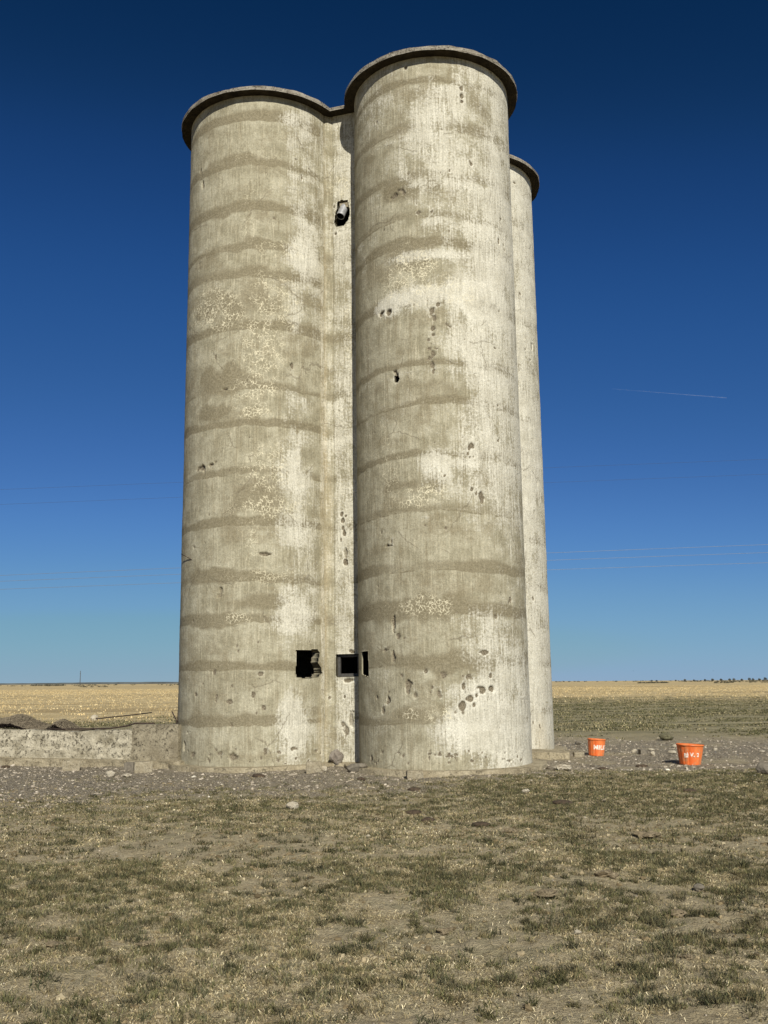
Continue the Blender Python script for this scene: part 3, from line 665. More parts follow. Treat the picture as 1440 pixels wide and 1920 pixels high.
# ------------------------------------------------------------------ gravel and pebbles
_g = (1+5**.5)/2
OCT = np.array([[-1, _g, 0], [1, _g, 0], [-1, -_g, 0], [1, -_g, 0], [0, -1, _g], [0, 1, _g], [0, -1, -_g], [0, 1, -_g], [_g, 0, -1], [_g, 0, 1], [-_g, 0, -1], [-_g, 0, 1]])/math.hypot(1, _g)
OF = np.array([[0, 11, 5], [0, 5, 1], [0, 1, 7], [0, 7, 10], [0, 10, 11], [1, 5, 9], [5, 11, 4], [11, 10, 2], [10, 7, 6], [7, 1, 8], [3, 9, 4], [3, 4, 2], [3, 2, 6], [3, 6, 8], [3, 8, 9], [4, 9, 5], [2, 4, 11], [6, 2, 10], [8, 6, 7], [9, 8, 1]])
def pebbles(name, n, dmin, dmax, dens, size, seed, pal=None, pr=(.36, .28, .23, .115, .015)):
    rg = np.random.default_rng(seed)
    d = np.sqrt(rg.uniform(dmin**2, dmax**2, n*5)); x = rg.uniform(-1, 1, n*5)*(.46*d+2.4)
    keep = rg.uniform(0, 1, n*5) < dens(x, d); x, y = x[keep][:n], d[keep][:n]; m = len(x)
    s = size[0]*(size[1]/size[0])**(rg.uniform(0, 1, m)**2.2)
    V = OCT[None]*rg.uniform(.70, 1.2, (m, 12, 1)) + rg.normal(0, .10, (m, 12, 3)); V = V*rg.uniform(.6, 1.3, (m, 1, 3)); V = V*s[:, None, None]*np.array([1, 1, .62])
    a = rg.uniform(0, 6.28, m); c, sn = np.cos(a), np.sin(a)
    V = np.stack([V[..., 0]*c[:, None]-V[..., 1]*sn[:, None], V[..., 0]*sn[:, None]+V[..., 1]*c[:, None], V[..., 2]], -1)
    V += np.stack([x, y, gheight(x, y)+s*.12], -1)[:, None]
    F = (OF[None]+np.arange(m)[:, None, None]*12).reshape(-1, 3)
    pal = np.array(pal or [(.27, .23, .17), (.37, .315, .24), (.12, .10, .072), (.48, .42, .33), (.62, .57, .46)]); ci = rg.choice(5, m, p=pr)
    t = pal[ci]*rg.uniform(.8, 1.2, m)[:, None]
    return mesh_obj(name, V.reshape(-1, 3), F, M_PEBBLE, None, False, dict(tint=np.repeat(np.concatenate([t, np.ones((m, 1))], 1), 12, axis=0)))
g = pebbles('gravel', 26000, 13, 34, lambda x, y: zones(x, y)[0]*.95+.02, (.009, .036), 21)
tag(g, 'grey crushed stone spread around the foot of the silo', 'gravel', kind='stuff')
g = pebbles('soil_crumbs', 19000, 4.2, 18, lambda x, y: np.clip(.35+.8*fbm(x*1.3, y*1.3, 3, 441), .05, 1)*(1-zones(x, y)[0]*.9), (.005, .032), 26,
            [(.25, .20, .115), (.31, .25, .152), (.19, .145, .08), (.36, .30, .19), (.12, .092, .05)], (.3, .22, .25, .06, .17))
tag(g, 'dry crumbs of soil and dung scattered between the grass tufts', 'soil', kind='stuff')
g = pebbles('concrete_chips', 420, 17, 24, lambda x, y: np.exp(-((y-19.1+.33*(x-1.2)*(x < 1.2))/1.0)**2)*(np.abs(x) < 9), (.012, .085), 25)
tag(g, 'small broken concrete chips strewn along the silo footing and low wall', 'rubble', kind='stuff')
g = pebbles('loose_pebbles', 3500, 4.3, 17, lambda x, y: np.full_like(x, .3), (.004, .016), 22)
tag(g, 'small pale pebbles scattered over the foreground soil', 'pebbles', kind='stuff')

# ------------------------------------------------------------------ stones, blocks, dung
def rock(name, px, w, h, mat, label, cat, group, seed, dep=None, kind='round', rot=None, sink=.12):
    """px = where its foot touches the ground in the photo; w, h in metres"""
    p = gp(*px); p = np.array([p[0], p[1], float(gheight(np.array(p[0]), np.array(p[1])))])
    rg = np.random.default_rng(seed); dep = dep or w*.75
    import bmesh
    bm = bmesh.new()
    if kind == 'block':
        bmesh.ops.create_cube(bm, size=2); bmesh.ops.bevel(bm, geom=list(bm.edges), offset=.10, segments=1, affect='EDGES')
        bmesh.ops.subdivide_edges(bm, edges=list(bm.edges), cuts=2, use_grid_fill=True); amp = .05
    else:
        bmesh.ops.create_icosphere(bm, subdivisions=3, radius=1); amp = .30 if kind == 'round' else (.28 if kind == 'flat' else .62)
    o3 = rg.uniform(0, 50, 3)
    for v in bm.verts:
        c = v.co
        nz = fbm(np.array([c.x*1.1+o3[0]]), np.array([c.y*1.1+c.z*.9+o3[1]]), 4, seed)[0]
        n2 = fbm(np.array([c.z*1.3+o3[2]]), np.array([c.x*1.2-c.y+o3[0]]), 3, seed+3)[0]
        v.co = c*(1+amp*(nz+n2))
        if kind == 'flat': v.co.z = max(v.co.z, -.5)
    V = np.array([v.co[:] for v in bm.verts]); F = [tuple(v.index for v in f.verts) for f in bm.faces]; bm.free()
    V[:, 2] -= V[:, 2].min(); V[:, 2] *= h*(1+sink)/V[:, 2].max(); V[:, 2] -= h*sink
    V[:, 0] *= w/np.ptp(V[:, 0]); V[:, 1] *= dep/np.ptp(V[:, 1])
    o = mesh_obj(name, V, F, mat, None, kind == 'flat'); o.location = (p[0], p[1]+dep*.4, p[2])
    o.rotation_euler = (0, 0, rg.uniform(-.4, .4) if rot is None else rot)
    tag(o, label, cat, group); return o
M_WROCK = mat_concrete('pale_limestone', (.40, .345, .25), (.58, .52, .40), (.22, .18, .12), 4, .5)
M_CONGL = mat_concrete('conglomerate_rock', (.17, .14, .11), (.30, .26, .21), (.62, .58, .50), 3.2, .95)
M_GREYB = mat_plain('grey_block', (.150, .130, .098), .9, .25, 20)
R_ = rock
R_('concrete_block', (131, 1445), .36, .20, M_BLOCK, 'squarish pale concrete block at the wall foot, left of the other blocks', 'block', 'loose blocks by the low wall', 1, .22, 'block', .25)
R_('concrete_block', (266, 1450), .36, .21, M_BLOCK, 'pale concrete block with dirty left side below the taller wall block', 'block', 'loose blocks by the low wall', 2, .24, 'block', .3)
R_('concrete_block', (242, 1447), .20, .16, M_GREYB, 'small dark stained block leaning against the pale block below the wall', 'block', 'loose blocks by the low wall', 3, .18, 'block', -.1)
R_('concrete_block', (588, 1451), .30, .20, M_BLOCK, 'pale block sunk in the footing below the broken bin window', 'block', 'loose blocks at the silo foot', 4, .2, 'block', .05)
R_('concrete_block', (778, 1458), .30, .15, M_BLOCK, 'rounded tan concrete block below the front bin', 'block', 'loose blocks at the silo foot', 5, .2, 'block', .1)
R_('stone', (203, 1458), .20, .12, M_WROCK, 'dull pale stone on the gravel below the gap between the wall blocks', 'stone', 'loose stones', 6)
R_('stone', (236, 1459), .19, .07, M_WROCK, 'flat white stone on the gravel below the wall', 'stone', 'loose stones', 7)
R_('stone', (547, 1518), .19, .10, M_WROCK, 'rounded white stone alone at the edge of the gravel in front of the silo', 'stone', 'loose stones', 8)
_b = R_('boulder', (625, 1430), .31, .30, M_CONGL, 'rough speckled conglomerate rock standing on the footing between two bins', 'rock', None, 9, .26, 'round', .2)
_b.location = (-1.035, 20.36, -.03)
R_('boulder', (668, 1449), .42, .17, M_GREYB, 'dark lichen stained stone lying in front of the joint of two bins', 'rock', None, 10, .3, 'round', -.1)
R_('stone', (608, 1450), .12, .11, M_WROCK, 'small pointed white stone next to the block below the bin window', 'stone', 'loose stones', 11)
R_('concrete_slab', (1055, 1446), .36, .13, M_WROCK, 'grey white broken slab on the gravel right of the front bin', 'slab', None, 12, .2, 'rough', -.15)
R_('concrete_block', (1086, 1420), .23, .09, M_BLOCK, 'small pale oblong block left of the smaller orange tub', 'block', 'loose blocks at the silo foot', 13, .16, 'block', .05)
R_('concrete_block', (1206, 1414), .15, .11, M_GREYB, 'small dark grey block between the two orange tubs', 'block', 'loose blocks at the silo foot', 14, .15, 'block', .2)
R_('stone', (1190, 1412), .14, .09, M_WROCK, 'whitish stone touching the left side of the small grey block', 'stone', 'loose stones', 15)
R_('stone', (1225, 1416), .12, .10, M_WROCK, 'whitish stone just right of the small grey block', 'stone', 'loose stones', 16)
R_('stone', (1262, 1414), .20, .07, M_WROCK, 'long white stone touching the left of the larger orange tub', 'stone', 'loose stones', 17)
R_('stone', (1266, 1402), .10, .09, M_WROCK, 'small white stone behind the left rim of the larger orange tub', 'stone', 'loose stones', 18)
R_('stone', (1342, 1408), .10, .07, M_WROCK, 'small white stone on the gravel right of the larger orange tub', 'stone', 'loose stones', 19)
R_('stone', (1430, 1412), .15, .05, M_WROCK, 'flat white stone on the gravel at the right edge of the photo', 'stone', 'loose stones', 20)
R_('stone', (1222, 1408), .16, .05, M_WROCK, 'flat pale stone behind the small grey block', 'stone', 'loose stones', 21)
R_('stone', (987, 1488), .12, .06, M_WROCK, 'pale yellowish stone in the grass in front of the front bin', 'stone', 'loose stones', 22)
R_('stone', (690, 1568), .05, .035, M_WROCK, 'tiny white stone in the grass below the front bin', 'stone', 'loose stones', 23)
R_('stone', (1084, 1750), .05, .03, M_WROCK, 'tiny white stone in the foreground grass at the lower right', 'stone', 'loose stones', 24)
R_('stone', (1312, 1670), .09, .06, M_GREYB, 'small blackish stone in the foreground grass at the right', 'stone', 'loose stones', 25)
R_('stump', (1252, 1389), .42, .20, mat_plain('dull_clump', (.115, .105, .060), .95, .4, 20), 'squat olive brown clump on the bare ground behind the tubs', 'stump', None, 26)
R_('stone', (1086, 1396), .20, .10, M_GREYB, 'low dark stone behind the smaller orange tub', 'stone', 'loose stones', 27)
R_('boulder', (1440, 1452), .34, .22, M_GREYB, 'dark rock cut by the right edge of the photo', 'rock', None, 28)
for i, (x, y, w, lb) in enumerate([(677, 1462, .17, 'small black dung lump below the joint of two bins'), (777, 1481, .24, 'dark brown dung pat below the rounded block'),
        (485, 1458, .26, 'dark brown flat dung pat on the gravel below the left bin'), (1205, 1438, .26, 'dark dung pat between the tubs and the grass'), (1058, 1510, .30, 'wide dark dung pat in the grass below the broken slab'),
        (905, 1550, .24, 'reddish brown dung pat in the grass before the front bin'), (802, 1541, .17, 'small brown dung pat left of the reddish one'), (1295, 1487, .22, 'brown dung pat in the grass below the larger orange tub'), (775, 1528, .22, 'low brown dung pat in the grass below the pat near the rounded block'),
        (1132, 1443, .24, 'thin dark dung pat on the gravel below the smaller orange tub'), (8, 1440, .2, 'dark brown lump at the left edge of the gravel')]):
    R_('dung_pat', (x, y), w, .055, M_DUNG, lb, 'dung', 'dung pats on the ground', 60+i, w*.8, 'flat')
M_CLOD = mat_concrete('dry_clod', (.20, .155, .092), (.36, .29, .185), (.09, .068, .04), 5, .8)
for i, (x, y, w, lb) in enumerate([(1215, 1572, .30, 'crumbled pale clod of earth in the grass below the tubs'), (955, 1562, .20, 'broken brown clod with dark shadow in the grass before the front bin'), (1145, 1652, .22, 'pale rough clod in the right foreground grass'),
        (1020, 1688, .22, 'ragged brown clod in the foreground grass, right of the middle'), (1278, 1722, .16, 'pale clod at the right side of the foreground'), (838, 1748, .13, 'pinkish clod in the lower foreground, middle'), (1290, 1803, .10, 'pale lump in the lower right foreground'), (270, 1780, .13, 'flat pale clod in the lower left foreground'), (95, 1775, .13, 'brown clod at the lower left')]):
    R_('earth_clod', (x, y), w, w*.3, M_CLOD, lb, 'clod', 'clods of earth in the foreground', 80+i, w*.7, 'rough')

# ------------------------------------------------------------------ low wall with its heap of netting
WD = np.array([-.94, .36]); WD /= np.hypot(*WD); WN = np.array([-WD[1]*-1, WD[0]])*-1
WN = np.array([-.36, -.94]); WN /= np.hypot(*WN)
W0 = np.array([-4.40, 20.75])                         # where the wall meets the left bin
wallo = empty('low_wall', (W0[0], W0[1], -.1)); tag(wallo, 'low crumbling concrete wall running left from the silo', 'wall')
WORG = np.array([W0[0], W0[1], -.1])
def wall_piece(name, s0, s1, z0, z1, thick, out, ns, nh, jit, seed, mat, ragged=0.):
    ss = np.linspace(s0, s1, ns); prof = []
    for i in range(nh+1): prof.append((out, z0+(z1-z0)*i/nh))
    for i in range(1, 4): prof.append((out-thick*i/3, z1))
    for i in range(1, nh+1): prof.append((out-thick, z1-(z1-z0)*i/nh))
    V = np.zeros((len(prof), ns, 3))
    for j, (o, z) in enumerate(prof):
        n = fbm(ss*2.3, 0*ss+j*.7, 5, seed); top = fbm(ss*1.5, 0*ss+3.3, 5, seed+7)
        o2 = o+jit*n; z2 = z + (ragged*top if z > z1-1e-6 else jit*.4*n)
        V[j] = np.stack([W0[0]+WD[0]*ss+WN[0]*o2, W0[1]+WD[1]*ss+WN[1]*o2, z2+0*ss], -1)
    m = len(prof); idx = np.arange(m*ns).reshape(m, ns)
    Q = [tuple(q) for q in np.stack([idx[:-1, :-1], idx[:-1, 1:], idx[1:, 1:], idx[1:, :-1]], -1).reshape(-1, 4)]
    Q += [tuple(idx[::-1, 0]), tuple(idx[:, -1])]
    return mesh_obj(name, V.reshape(-1, 3)-WORG, Q, mat, wallo)
wall_piece('end_block', -.12, 1.02, -.2, .78, .40, .10, 40, 12, .016, 501, mat_concrete('end_block_concrete', (.19, .16, .105), (.36, .315, .22), (.062, .050, .033), 1.2, .9), .012)
wall_piece('wall_body', 1.03, 9.0, -.2, .63, .30, .0, 260, 12, .030, 511, M_WALL, .055)
wall_piece('wall_footing', -.3, 9.0, -.2, .055, .30, .30, 240, 4, .03, 521, M_FOOT, .02)

net = empty('netting_heap', (W0[0]+WD[0]*4, W0[1]+WD[1]*4+.8, 0)); tag(net, 'sagging heap of dark rusty wire netting behind the low wall', 'netting')
NORG = np.array([W0[0]+WD[0]*4, W0[1]+WD[1]*4+.8, 0])
def net_h(s, q):            # s along the wall, q behind it
    b1 = .34*np.exp(-((s-4.7)/.55)**2)*np.exp(-((q-.75)/.55)**2); b2 = .26*np.exp(-((s-3.35)/.26)**2)*np.exp(-((q-.55)/.4)**2); b3 = .36*np.exp(-((s-5.9)/.7)**2)*np.exp(-((q-.8)/.5)**2)
    return .60 + b1+b2+b3 + .03*fbm(s*4, q*4, 3, 601)
def tubes_np(A_, B_, r):
    d = B_-A_; L = np.linalg.norm(d, axis=1, keepdims=True)+1e-9; d = d/L
    ref = np.where(np.abs(d[:, 2:]) > .9, np.array([[1., 0, 0]]), np.array([[0, 0, 1.]])); u = np.cross(d, ref); u /= np.linalg.norm(u, axis=1, keepdims=True); w = np.cross(d, u)
    ring = [u*math.cos(a)*r+w*math.sin(a)*r for a in (0, 2.094, 4.189)]
    V = np.stack([A_+ring[0], A_+ring[1], A_+ring[2], B_+ring[0], B_+ring[1], B_+ring[2]], 1); n = len(A_); b = np.arange(n)[:, None]*6
    F = np.concatenate([b+np.array([0, 1, 4, 3]), b+np.array([1, 2, 5, 4]), b+np.array([2, 0, 3, 5])], 0)
    return V.reshape(-1, 3), F
def net_layer(name, s0, s1, q0, q1, step, dz, r, seed, mat):
    ss, qq = np.meshgrid(np.arange(s0, s1, step), np.arange(q0, q1, step)); rg = np.random.default_rng(seed)
    ss = ss+rg.normal(0, step*.12, ss.shape); qq = qq+rg.normal(0, step*.12, ss.shape)
    P = np.stack([W0[0]+WD[0]*ss-WN[0]*qq, W0[1]+WD[1]*ss-WN[1]*qq, net_h(ss, qq)+dz+rg.normal(0, .008, ss.shape)], -1)
    A_ = np.concatenate([P[:, :-1].reshape(-1, 3), P[:-1].reshape(-1, 3), P[:-1, :-1].reshape(-1, 3)]); B_ = np.concatenate([P[:, 1:].reshape(-1, 3), P[1:].reshape(-1, 3), P[1:, 1:].reshape(-1, 3)])
    V, F = tubes_np(A_, B_, r); return mesh_obj(name, V-NORG, F, mat, net)
M_NET = mat_plain('rusty_netting', (.17, .14, .095), .9, .4, 12)
net_layer('wire_mesh', 2.9, 7.2, .28, 1.5, .045, 0, .006, 1, M_NET)
net_layer('wire_mesh', 2.9, 6.9, .33, 1.4, .052, -.05, .006, 2, M_RUST)
net_layer('wire_mesh', 3.1, 6.9, .38, 1.3, .05, -.11, .007, 3, M_RUST)
# slack cable lying along the wall top up to the end block
def wpt(s, q, z): return (W0[0]+WD[0]*s-WN[0]*q, W0[1]+WD[1]*s-WN[1]*q, z)
V, F = tube([wpt(3.4, .12, .66), wpt(2.9, .06, .67), wpt(2.3, .08, .675), wpt(1.7, .10, .69), wpt(1.3, .10, .74), wpt(1.05, .06, .80), wpt(.6, .1, .80)], .016, 6, True)
o = mesh_obj('slack_cable', V, F, M_RUST, None, True); tag(o, 'black slack cable lying along the low wall top up to the taller end block', 'cable')
c0, c1 = gp(182, 1350, .0), gp(282, 1340, .0)
V, F = tube([(*gp(180, 1349, .05)[:2], .08), (*gp(215, 1346, .05)[:2], .10), (*gp(250, 1343, .05)[:2], .12), (*gp(284, 1340, .05)[:2], .16)], .028, 6, True)
o = mesh_obj('long_pole', V, F, M_RUST, None, True); tag(o, 'thin dark pole lying on the ground beyond the low wall', 'pole')
R_('stone', (175, 1351), .36, .30, M_WROCK, 'pale pointed stone standing at the left end of the pole beyond the wall', 'stone', 'loose stones', 120, .3, 'rough')
b0 = np.array(wpt(.10, .18, .70))
for q in ([(0, 0, 0), (-.01, .0, .16), (-.12, .05, .34)], [(0, 0, .10), (.05, 0, .20), (.10, 0, .22)], [(-.01, 0, .12), (.0, .03, .26), (-.005, .02, .34)]):
    pass
V, F = join([tube([b0+np.array(p) for p in q], .014, 6, True) for q in ([(0, 0, 0), (-.01, .0, .16), (-.12, .05, .34)], [(0, 0, .12), (.05, 0, .19), (.11, .02, .20)], [(.02, 0, .16), (.012, .03, .3)])])
o = mesh_obj('bent_rod', V, F, M_RUST, None, True); tag(o, 'forked black bent rod sticking up behind the end block of the low wall', 'rod')

# ------------------------------------------------------------------ orange feed tubs
def mat_tub():
    k = NB('faded_orange_plastic'); P = k.coord()
    n = k.noise(k.scale(P, (6, 6, 1.5)), 1.0, 5, .65); d = k.noise(P, 9, 4)
    c = k.mix(k.ramp(n, .35, .7), (.62, .115, .022), (.72, .20, .055))
    c = k.mix(k.math('MULTIPLY', k.ramp(d, .48, .68), .55), c, (.42, .235, .115))
    k.b.inputs['Roughness'].default_value = .5; k.b.inputs['Specular IOR Level'].default_value = .35
    return k.done(c)
M_TUB = mat_tub(); 
def mat_print():
    k = NB('worn_white_print'); P = k.coord(); n = k.noise(P, 42, 4, .7)
    return k.done(k.mix(k.ramp(n, .50, .60), (.74, .69, .60), (.60, .22, .09)))
M_PAINT = mat_print()
def tub(px, rb, rt, hgt, lean, rotz, text, tsize, tang, label, smear=None):
    p = gp(*px); z = float(gheight(np.array(p[0]), np.array(p[1]+rb)))
    t = empty('feed_tub', (p[0], p[1]+rb, z-.005)); t.rotation_euler = (0, lean, rotz); tag(t, label, 'tub', 'orange feed tubs on the gravel')
    ns = 144; th = np.linspace(0, 2*math.pi, ns, endpoint=False)
    prof = [(rb*.97, 0, 0), (rb, .012, .3)] + [(rb+(rt*.945-rb)*u, .012+(hgt*.90-.012)*u, 1) for u in np.linspace(.05, .97, 8)] + [(rt*.95, hgt*.90, 0), (rt*.955, hgt*.94, 0)]
    inn = [(rt*.945, hgt*.985, 0), (rt*.93, hgt*.90, 0), (rb*.96, .03, 0), (.01, .03, 0)]
    V = []; rows = prof+inn
    for r, zz, fl in rows:
        k = 1-.030*fl*(.5+.5*np.cos(th*16))**3
        V.append(np.stack([r*k*np.cos(th), r*k*np.sin(th), zz+0*th], -1))
    V = np.concatenate(V); idx = np.arange(len(rows)*ns).reshape(len(rows), ns); F = []
    nx = np.roll(idx, -1, 1); F = np.stack([idx[:-1], nx[:-1], nx[1:], idx[1:]], -1).reshape(-1, 4)
    mesh_obj('tub_body', V, F, M_TUB, t, True)
    rim = [(rt*.952, hgt*.935), (rt*.995, hgt*.93), (rt*1.0, hgt*.965), (rt*.985, hgt*.998), (rt*.96, hgt), (rt*.94, hgt*.985)]
    V = np.concatenate([np.stack([r*np.cos(th), r*np.sin(th), zz+.004*fbm(th*3, th*0, 2, 5)], -1) for r, zz in rim]); idx = np.arange(len(rim)*ns).reshape(len(rim), ns); nx = np.roll(idx, -1, 1)
    mesh_obj('rim', V, np.stack([idx[:-1], nx[:-1], nx[1:], idx[1:]], -1).reshape(-1, 4), M_TUB, t, True)
    cu = bpy.data.curves.new('lettering', 'FONT'); cu.body = text; cu.size = tsize; cu.align_x = 'CENTER'; cu.align_y = 'CENTER'; cu.extrude = .0015; cu.offset = tsize*.05; cu.space_character = 1.12
    tmp = bpy.data.objects.new('lettering', cu); link(tmp); bpy.context.view_layer.update()
    me = bpy.data.meshes.new_from_object(tmp.evaluated_get(bpy.context.evaluated_depsgraph_get())); bpy.data.objects.remove(tmp)
    co = np.zeros(len(me.vertices)*3, np.float32); me.vertices.foreach_get('co', co); co = co.reshape(-1, 3)
    zc = hgt*.50+co[:, 1]; rr = rb+(rt*.945-rb)*zc/(hgt*.9)+.002+co[:, 2]; a = tang+co[:, 0]/rr
    me.vertices.foreach_set('co', np.stack([rr*np.cos(a), rr*np.sin(a), zc], -1).astype(np.float32).ravel()); me.update()
    me.materials.clear(); me.materials.append(M_PAINT); link(bpy.data.objects.new('lettering', me), t)
    if smear:                                         # worn white patch beside the letters
        a0, a1, z0, z1 = smear; aa, zz = np.meshgrid(np.linspace(a0, a1, 14), np.linspace(z0, z1, 6))
        aa = aa+.05*fbm(zz*40, aa*3, 2, 9); r = rb+(rt*.945-rb)*zz/(hgt*.9)+.0035
        V = np.stack([r*np.cos(aa), r*np.sin(aa), zz+.02*fbm(aa*9, zz*0, 2, 4)], -1).reshape(-1, 3); idx = np.arange(84).reshape(6, 14)
        mesh_obj('paint_patch', V, np.stack([idx[:-1, :-1], idx[:-1, 1:], idx[1:, 1:], idx[1:, :-1]], -1).reshape(-1, 4), M_PAINT, t)
    return t
tub((1300, 1434), .205, .275, .40, math.radians(3), 0, 'I V. 2', .105, -1.62, 'larger faded orange plastic tub with white letters and a white smear, at the right', (-2.35, -2.0, .15, .235))
tub((1121, 1418), .170, .205, .37, math.radians(4), 0, 'MILK', .13, -1.30, 'smaller orange plastic tub nearer the silo with a white word on its side')

# ------------------------------------------------------------------ far things: wires, mast, trees, scrub, birds, contrail
M_WIRE = mat_plain('bare_wire', (.19, .21, .24), .5, .1, 1, .4)
def at(x, y, Y):
    d = ray(x, y); return d*(Y/d[1])+np.array([0, 0, EYE])
M_WIRE_DARK = mat_plain('tarnished_wire', (.045, .05, .06), .6, .1, 1)
def wire(pts, r, label, grp, mat=None):
    P = [at(x, y, Y) for x, y, Y in pts]; A3 = np.array(P)
    # a smooth sagging curve through the three points, carried on beyond the view
    t = np.array([0, .5, 1.]); tt = np.linspace(-.7, 1.7, 60)
    C = [np.polyval(np.polyfit(t, A3[:, k], 2 if k == 2 else 1), tt) for k in range(3)]
    V, F = tube(np.stack(C, -1), r, 5, True); o = mesh_obj('overhead_wire', V, F, mat or M_WIRE, None, True); tag(o, label, 'wire', grp)
YW = 95
for (ys, lb) in (((1079, 1050, 1021), 'topmost of the three lower overhead wires crossing the sky behind the silo'), ((1090, 1063, 1036), 'middle of the three lower overhead wires crossing the sky behind the silo'), ((1105, 1080, 1055), 'lowest of the overhead wires crossing the sky behind the silo')):
    wire([(0, ys[0], YW), (720, ys[1]-1, YW), (1440, ys[2], YW)], .016, lb, 'overhead wires behind the silo')
for (ys, lb) in (((918, 889, 861), 'higher of the two faint upper wires crossing the sky behind the silo'), ((946, 917, 889), 'lower of the two faint upper wires crossing the sky behind the silo')):
    wire([(0, ys[0], 180), (720, ys[1], 180), (1440, ys[2], 180)], .016, lb, 'overhead wires behind the silo', M_WIRE_DARK)
p = at(150, 1282, 1500); mast = empty('radio_mast', (p[0], p[1], p[2]-6)); tag(mast, 'thin lone mast on the left horizon', 'mast')
V, F = tube([(0, 0, 0), (0, 0, 25.5)], .55, 6, True, rads=[.7, .4]); mesh_obj('mast_pole', V, F, M_STEEL, mast)
for az_, aw_ in ((21, 1.6), (12, 1.2)):
    V, F = box((0, 0, az_), np.array([1., 0]), np.array([0, 1.]), aw_, .5, .5); mesh_obj('antenna', V, F, M_STEEL, mast)

def leaf_cloud(n, rx, ry, rz, size, rg, c=(0, 0, 0)):
    v = rg.normal(0, 1, (n, 3)); v /= np.linalg.norm(v, axis=1)[:, None]; v *= rg.uniform(.35, 1, (n, 1))**.5*np.array([rx, ry, rz]); v *= 1+.25*np.sin(v[:, :1]*3.1/rx+v[:, 2:]*2.7/rz)
    T = v[:, None]+rg.normal(0, size, (n, 3, 3)); T += np.array(c)
    return T.reshape(-1, 3), np.arange(n*3).reshape(-1, 3)
TREE_MATS = [mat_plain('hazed_foliage_dark', (.085, .095, .095), .95, .4, .6), mat_plain('hazed_foliage_grey', (.11, .118, .112), .95, .4, .6)]  # distance haze is mixed into these foliage colours as blue-grey
M_BARK = mat_plain('bark', (.07, .055, .04), .95, .3, 2)
places = [(1284, 4.5, 1), (1301, 3.6, 0), (1322, 4, 0), (1336, 5, 0), (1352, 5, 0), (1368, 5.5, 0), (1376, 6, 1), (1391, 4.5, 0), (1405, 6.5, 0), (1412, 5, 0), (1424, 5, 1), (1435, 7, 0), (1267, 3, 1), (1231, 3.4, 0), (1222, 3.0, 1), (1448, 6, 0)]
tl = ['dark tree on the right horizon, %s' % s for s in ('left of the tree row', 'near the row start', 'third along the tree row', 'a little left of the row middle', 'at the middle of the tree row', 'just right of the row middle', 'behind its darker neighbour at the row middle', 'in the gap right of the row middle', 'fourth from the right end of the row', 'third from the right end of the row', 'second from the photo edge', 'by the right photo edge', 'alone well left of the row', 'right one of a lone pair', 'left one of a lone pair', 'cut by the right photo edge')]
for i, ((px, hh, mi), lb) in enumerate(zip(places, tl)):
    hh *= .55; rg = np.random.default_rng(900+i); Yd = 1250+120*rg.uniform(-1, 1); q = at(px, 1276, Yd); zg = float(gheight(np.array(q[0]), np.array(q[1])))
    t = empty('distant_tree', (q[0], q[1], zg)); tag(t, lb, 'tree', 'trees along the right horizon')
    V, F = tube([(0, 0, -.3), (.1, 0, hh*.45), (0, .1, hh*.8)], .2, 6, True, rads=[.28, .18, .06]); mesh_obj('trunk', V, F, M_BARK, t)
    V, F = leaf_cloud(260, hh*.55, hh*.5, hh*.40, .33, rg, (0, 0, hh*.62)); mesh_obj('crown', V, F, TREE_MATS[mi], t)
rg = np.random.default_rng(77); VV, FF, k = [], [], 0
def scrub(n, xr, yr, Yr, hr):
    global k
    for _ in range(n):
        Yd = rg.uniform(*Yr); px = rg.uniform(*xr); q = at(px, 1278, Yd); zg = float(gheight(np.array(q[0]), np.array(q[1]))); h_ = rg.uniform(*hr)
        V, F = leaf_cloud(50, h_*rg.uniform(.8, 1.8), h_*.8, h_*.45, h_*.2, rg, (q[0], q[1], zg+h_*.4)); VV.append(V); FF.append(F+k); k += len(V)
scrub(80, (1340, 1460), 0, (500, 900), (.4, 1.1)); scrub(40, (1190, 1250), 0, (600, 640), (.5, 1.1)); scrub(60, (1270, 1460), 0, (900, 1400), (.8, 1.6)); scrub(40, (1040, 1280), 0, (1200, 1900), (.7, 1.6))
scrub(70, (-10, 335), 0, (700, 1500), (.5, 1.3)); scrub(30, (60, 120), 0, (900, 1100), (.8, 1.8)); scrub(16, (150, 210), 0, (500, 560), (.4, .8))
o = mesh_obj('scrub', np.concatenate(VV), np.concatenate(FF), mat_plain('far_scrub', (.075, .070, .045), .95, .4, .5)); tag(o, 'dark low scrub dotted along the far prairie', 'scrub', kind='stuff')
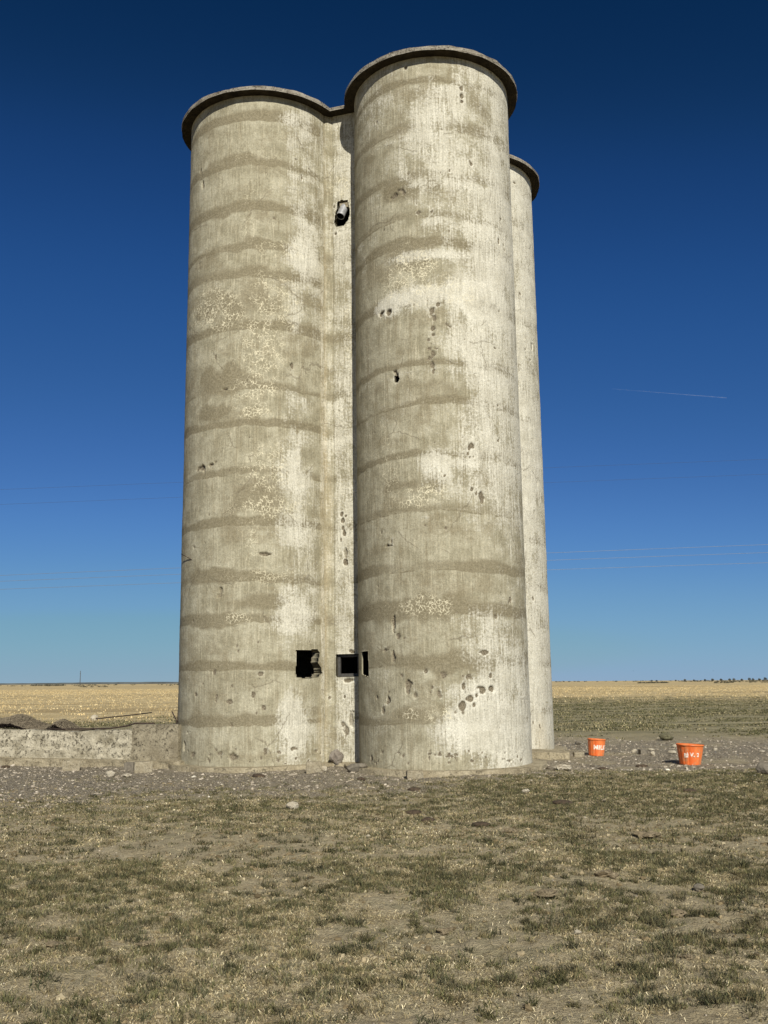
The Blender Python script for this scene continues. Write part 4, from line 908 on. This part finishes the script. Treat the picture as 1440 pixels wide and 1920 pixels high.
M_BIRD = mat_plain('bird_feathers', (.03, .03, .03), .9, .2, 5)
for i, (px, py, sz, lb) in enumerate([(1187, 1258, .8, 'dark bird low over the horizon, middle one of three'), (1337, 1258, .6, 'tiny dark bird low over the horizon, farthest right'), (1065, 1259, .45, 'tiniest dark bird low over the horizon, nearest the silo')]):
    q = at(px, py, 330); s = sz*.75
    V = [(0, -.18*s, 0), (0, .22*s, .02*s), (.9*s, .05*s, .28*s), (.45*s, -.06*s, .12*s), (.4*s, .16*s, .12*s), (-.9*s, .05*s, .30*s), (-.45*s, -.06*s, .13*s), (-.4*s, .16*s, .13*s), (0, 0, -.1*s)]
    F = [(0, 3, 4, 1), (3, 2, 4), (0, 1, 7, 6), (6, 7, 5), (0, 8, 3), (8, 4, 3), (8, 1, 4), (0, 6, 8), (6, 7, 8), (7, 1, 8)]
    o = mesh_obj('bird', V, F, M_BIRD); o.location = q; tag(o, lb, 'bird', 'birds over the right horizon')
def trail(x0, y0, x1, y1, Y, r0, r1, alpha, label):
    a_, b_ = at(x0, y0, Y), at(x1, y1, Y*1.02); k_ = NB('ice_trail'); tr = k_.N.new('ShaderNodeBsdfTransparent'); mx = k_.N.new('ShaderNodeMixShader')
    k_.b.inputs['Base Color'].default_value = (.85, .87, .9, 1); P_ = k_.coord(); n_ = k_.noise(P_, .02, 4, .6)
    k_.put(mx.inputs[0], k_.ramp(n_, .25, .75, alpha*.5, alpha*1.3)); k_.t.links.new(tr.outputs[0], mx.inputs[1]); k_.t.links.new(k_.b.outputs[0], mx.inputs[2])
    k_.t.links.new(mx.outputs[0], k_.N['Material Output'].inputs['Surface'])
    tt = np.linspace(0, 1, 24); pts = a_[None]+(b_-a_)[None]*tt[:, None]
    V, F = tube(pts, 1, 8, True, rads=list(r0+(r1-r0)*tt)); o = mesh_obj('contrail', V, F, k_.m, None, True); tag(o, label, 'contrail')
trail(1148, 729, 1362, 746, 9000, 1.2, 5, .033, 'thin pale vapour trail in the blue sky right of the silo')
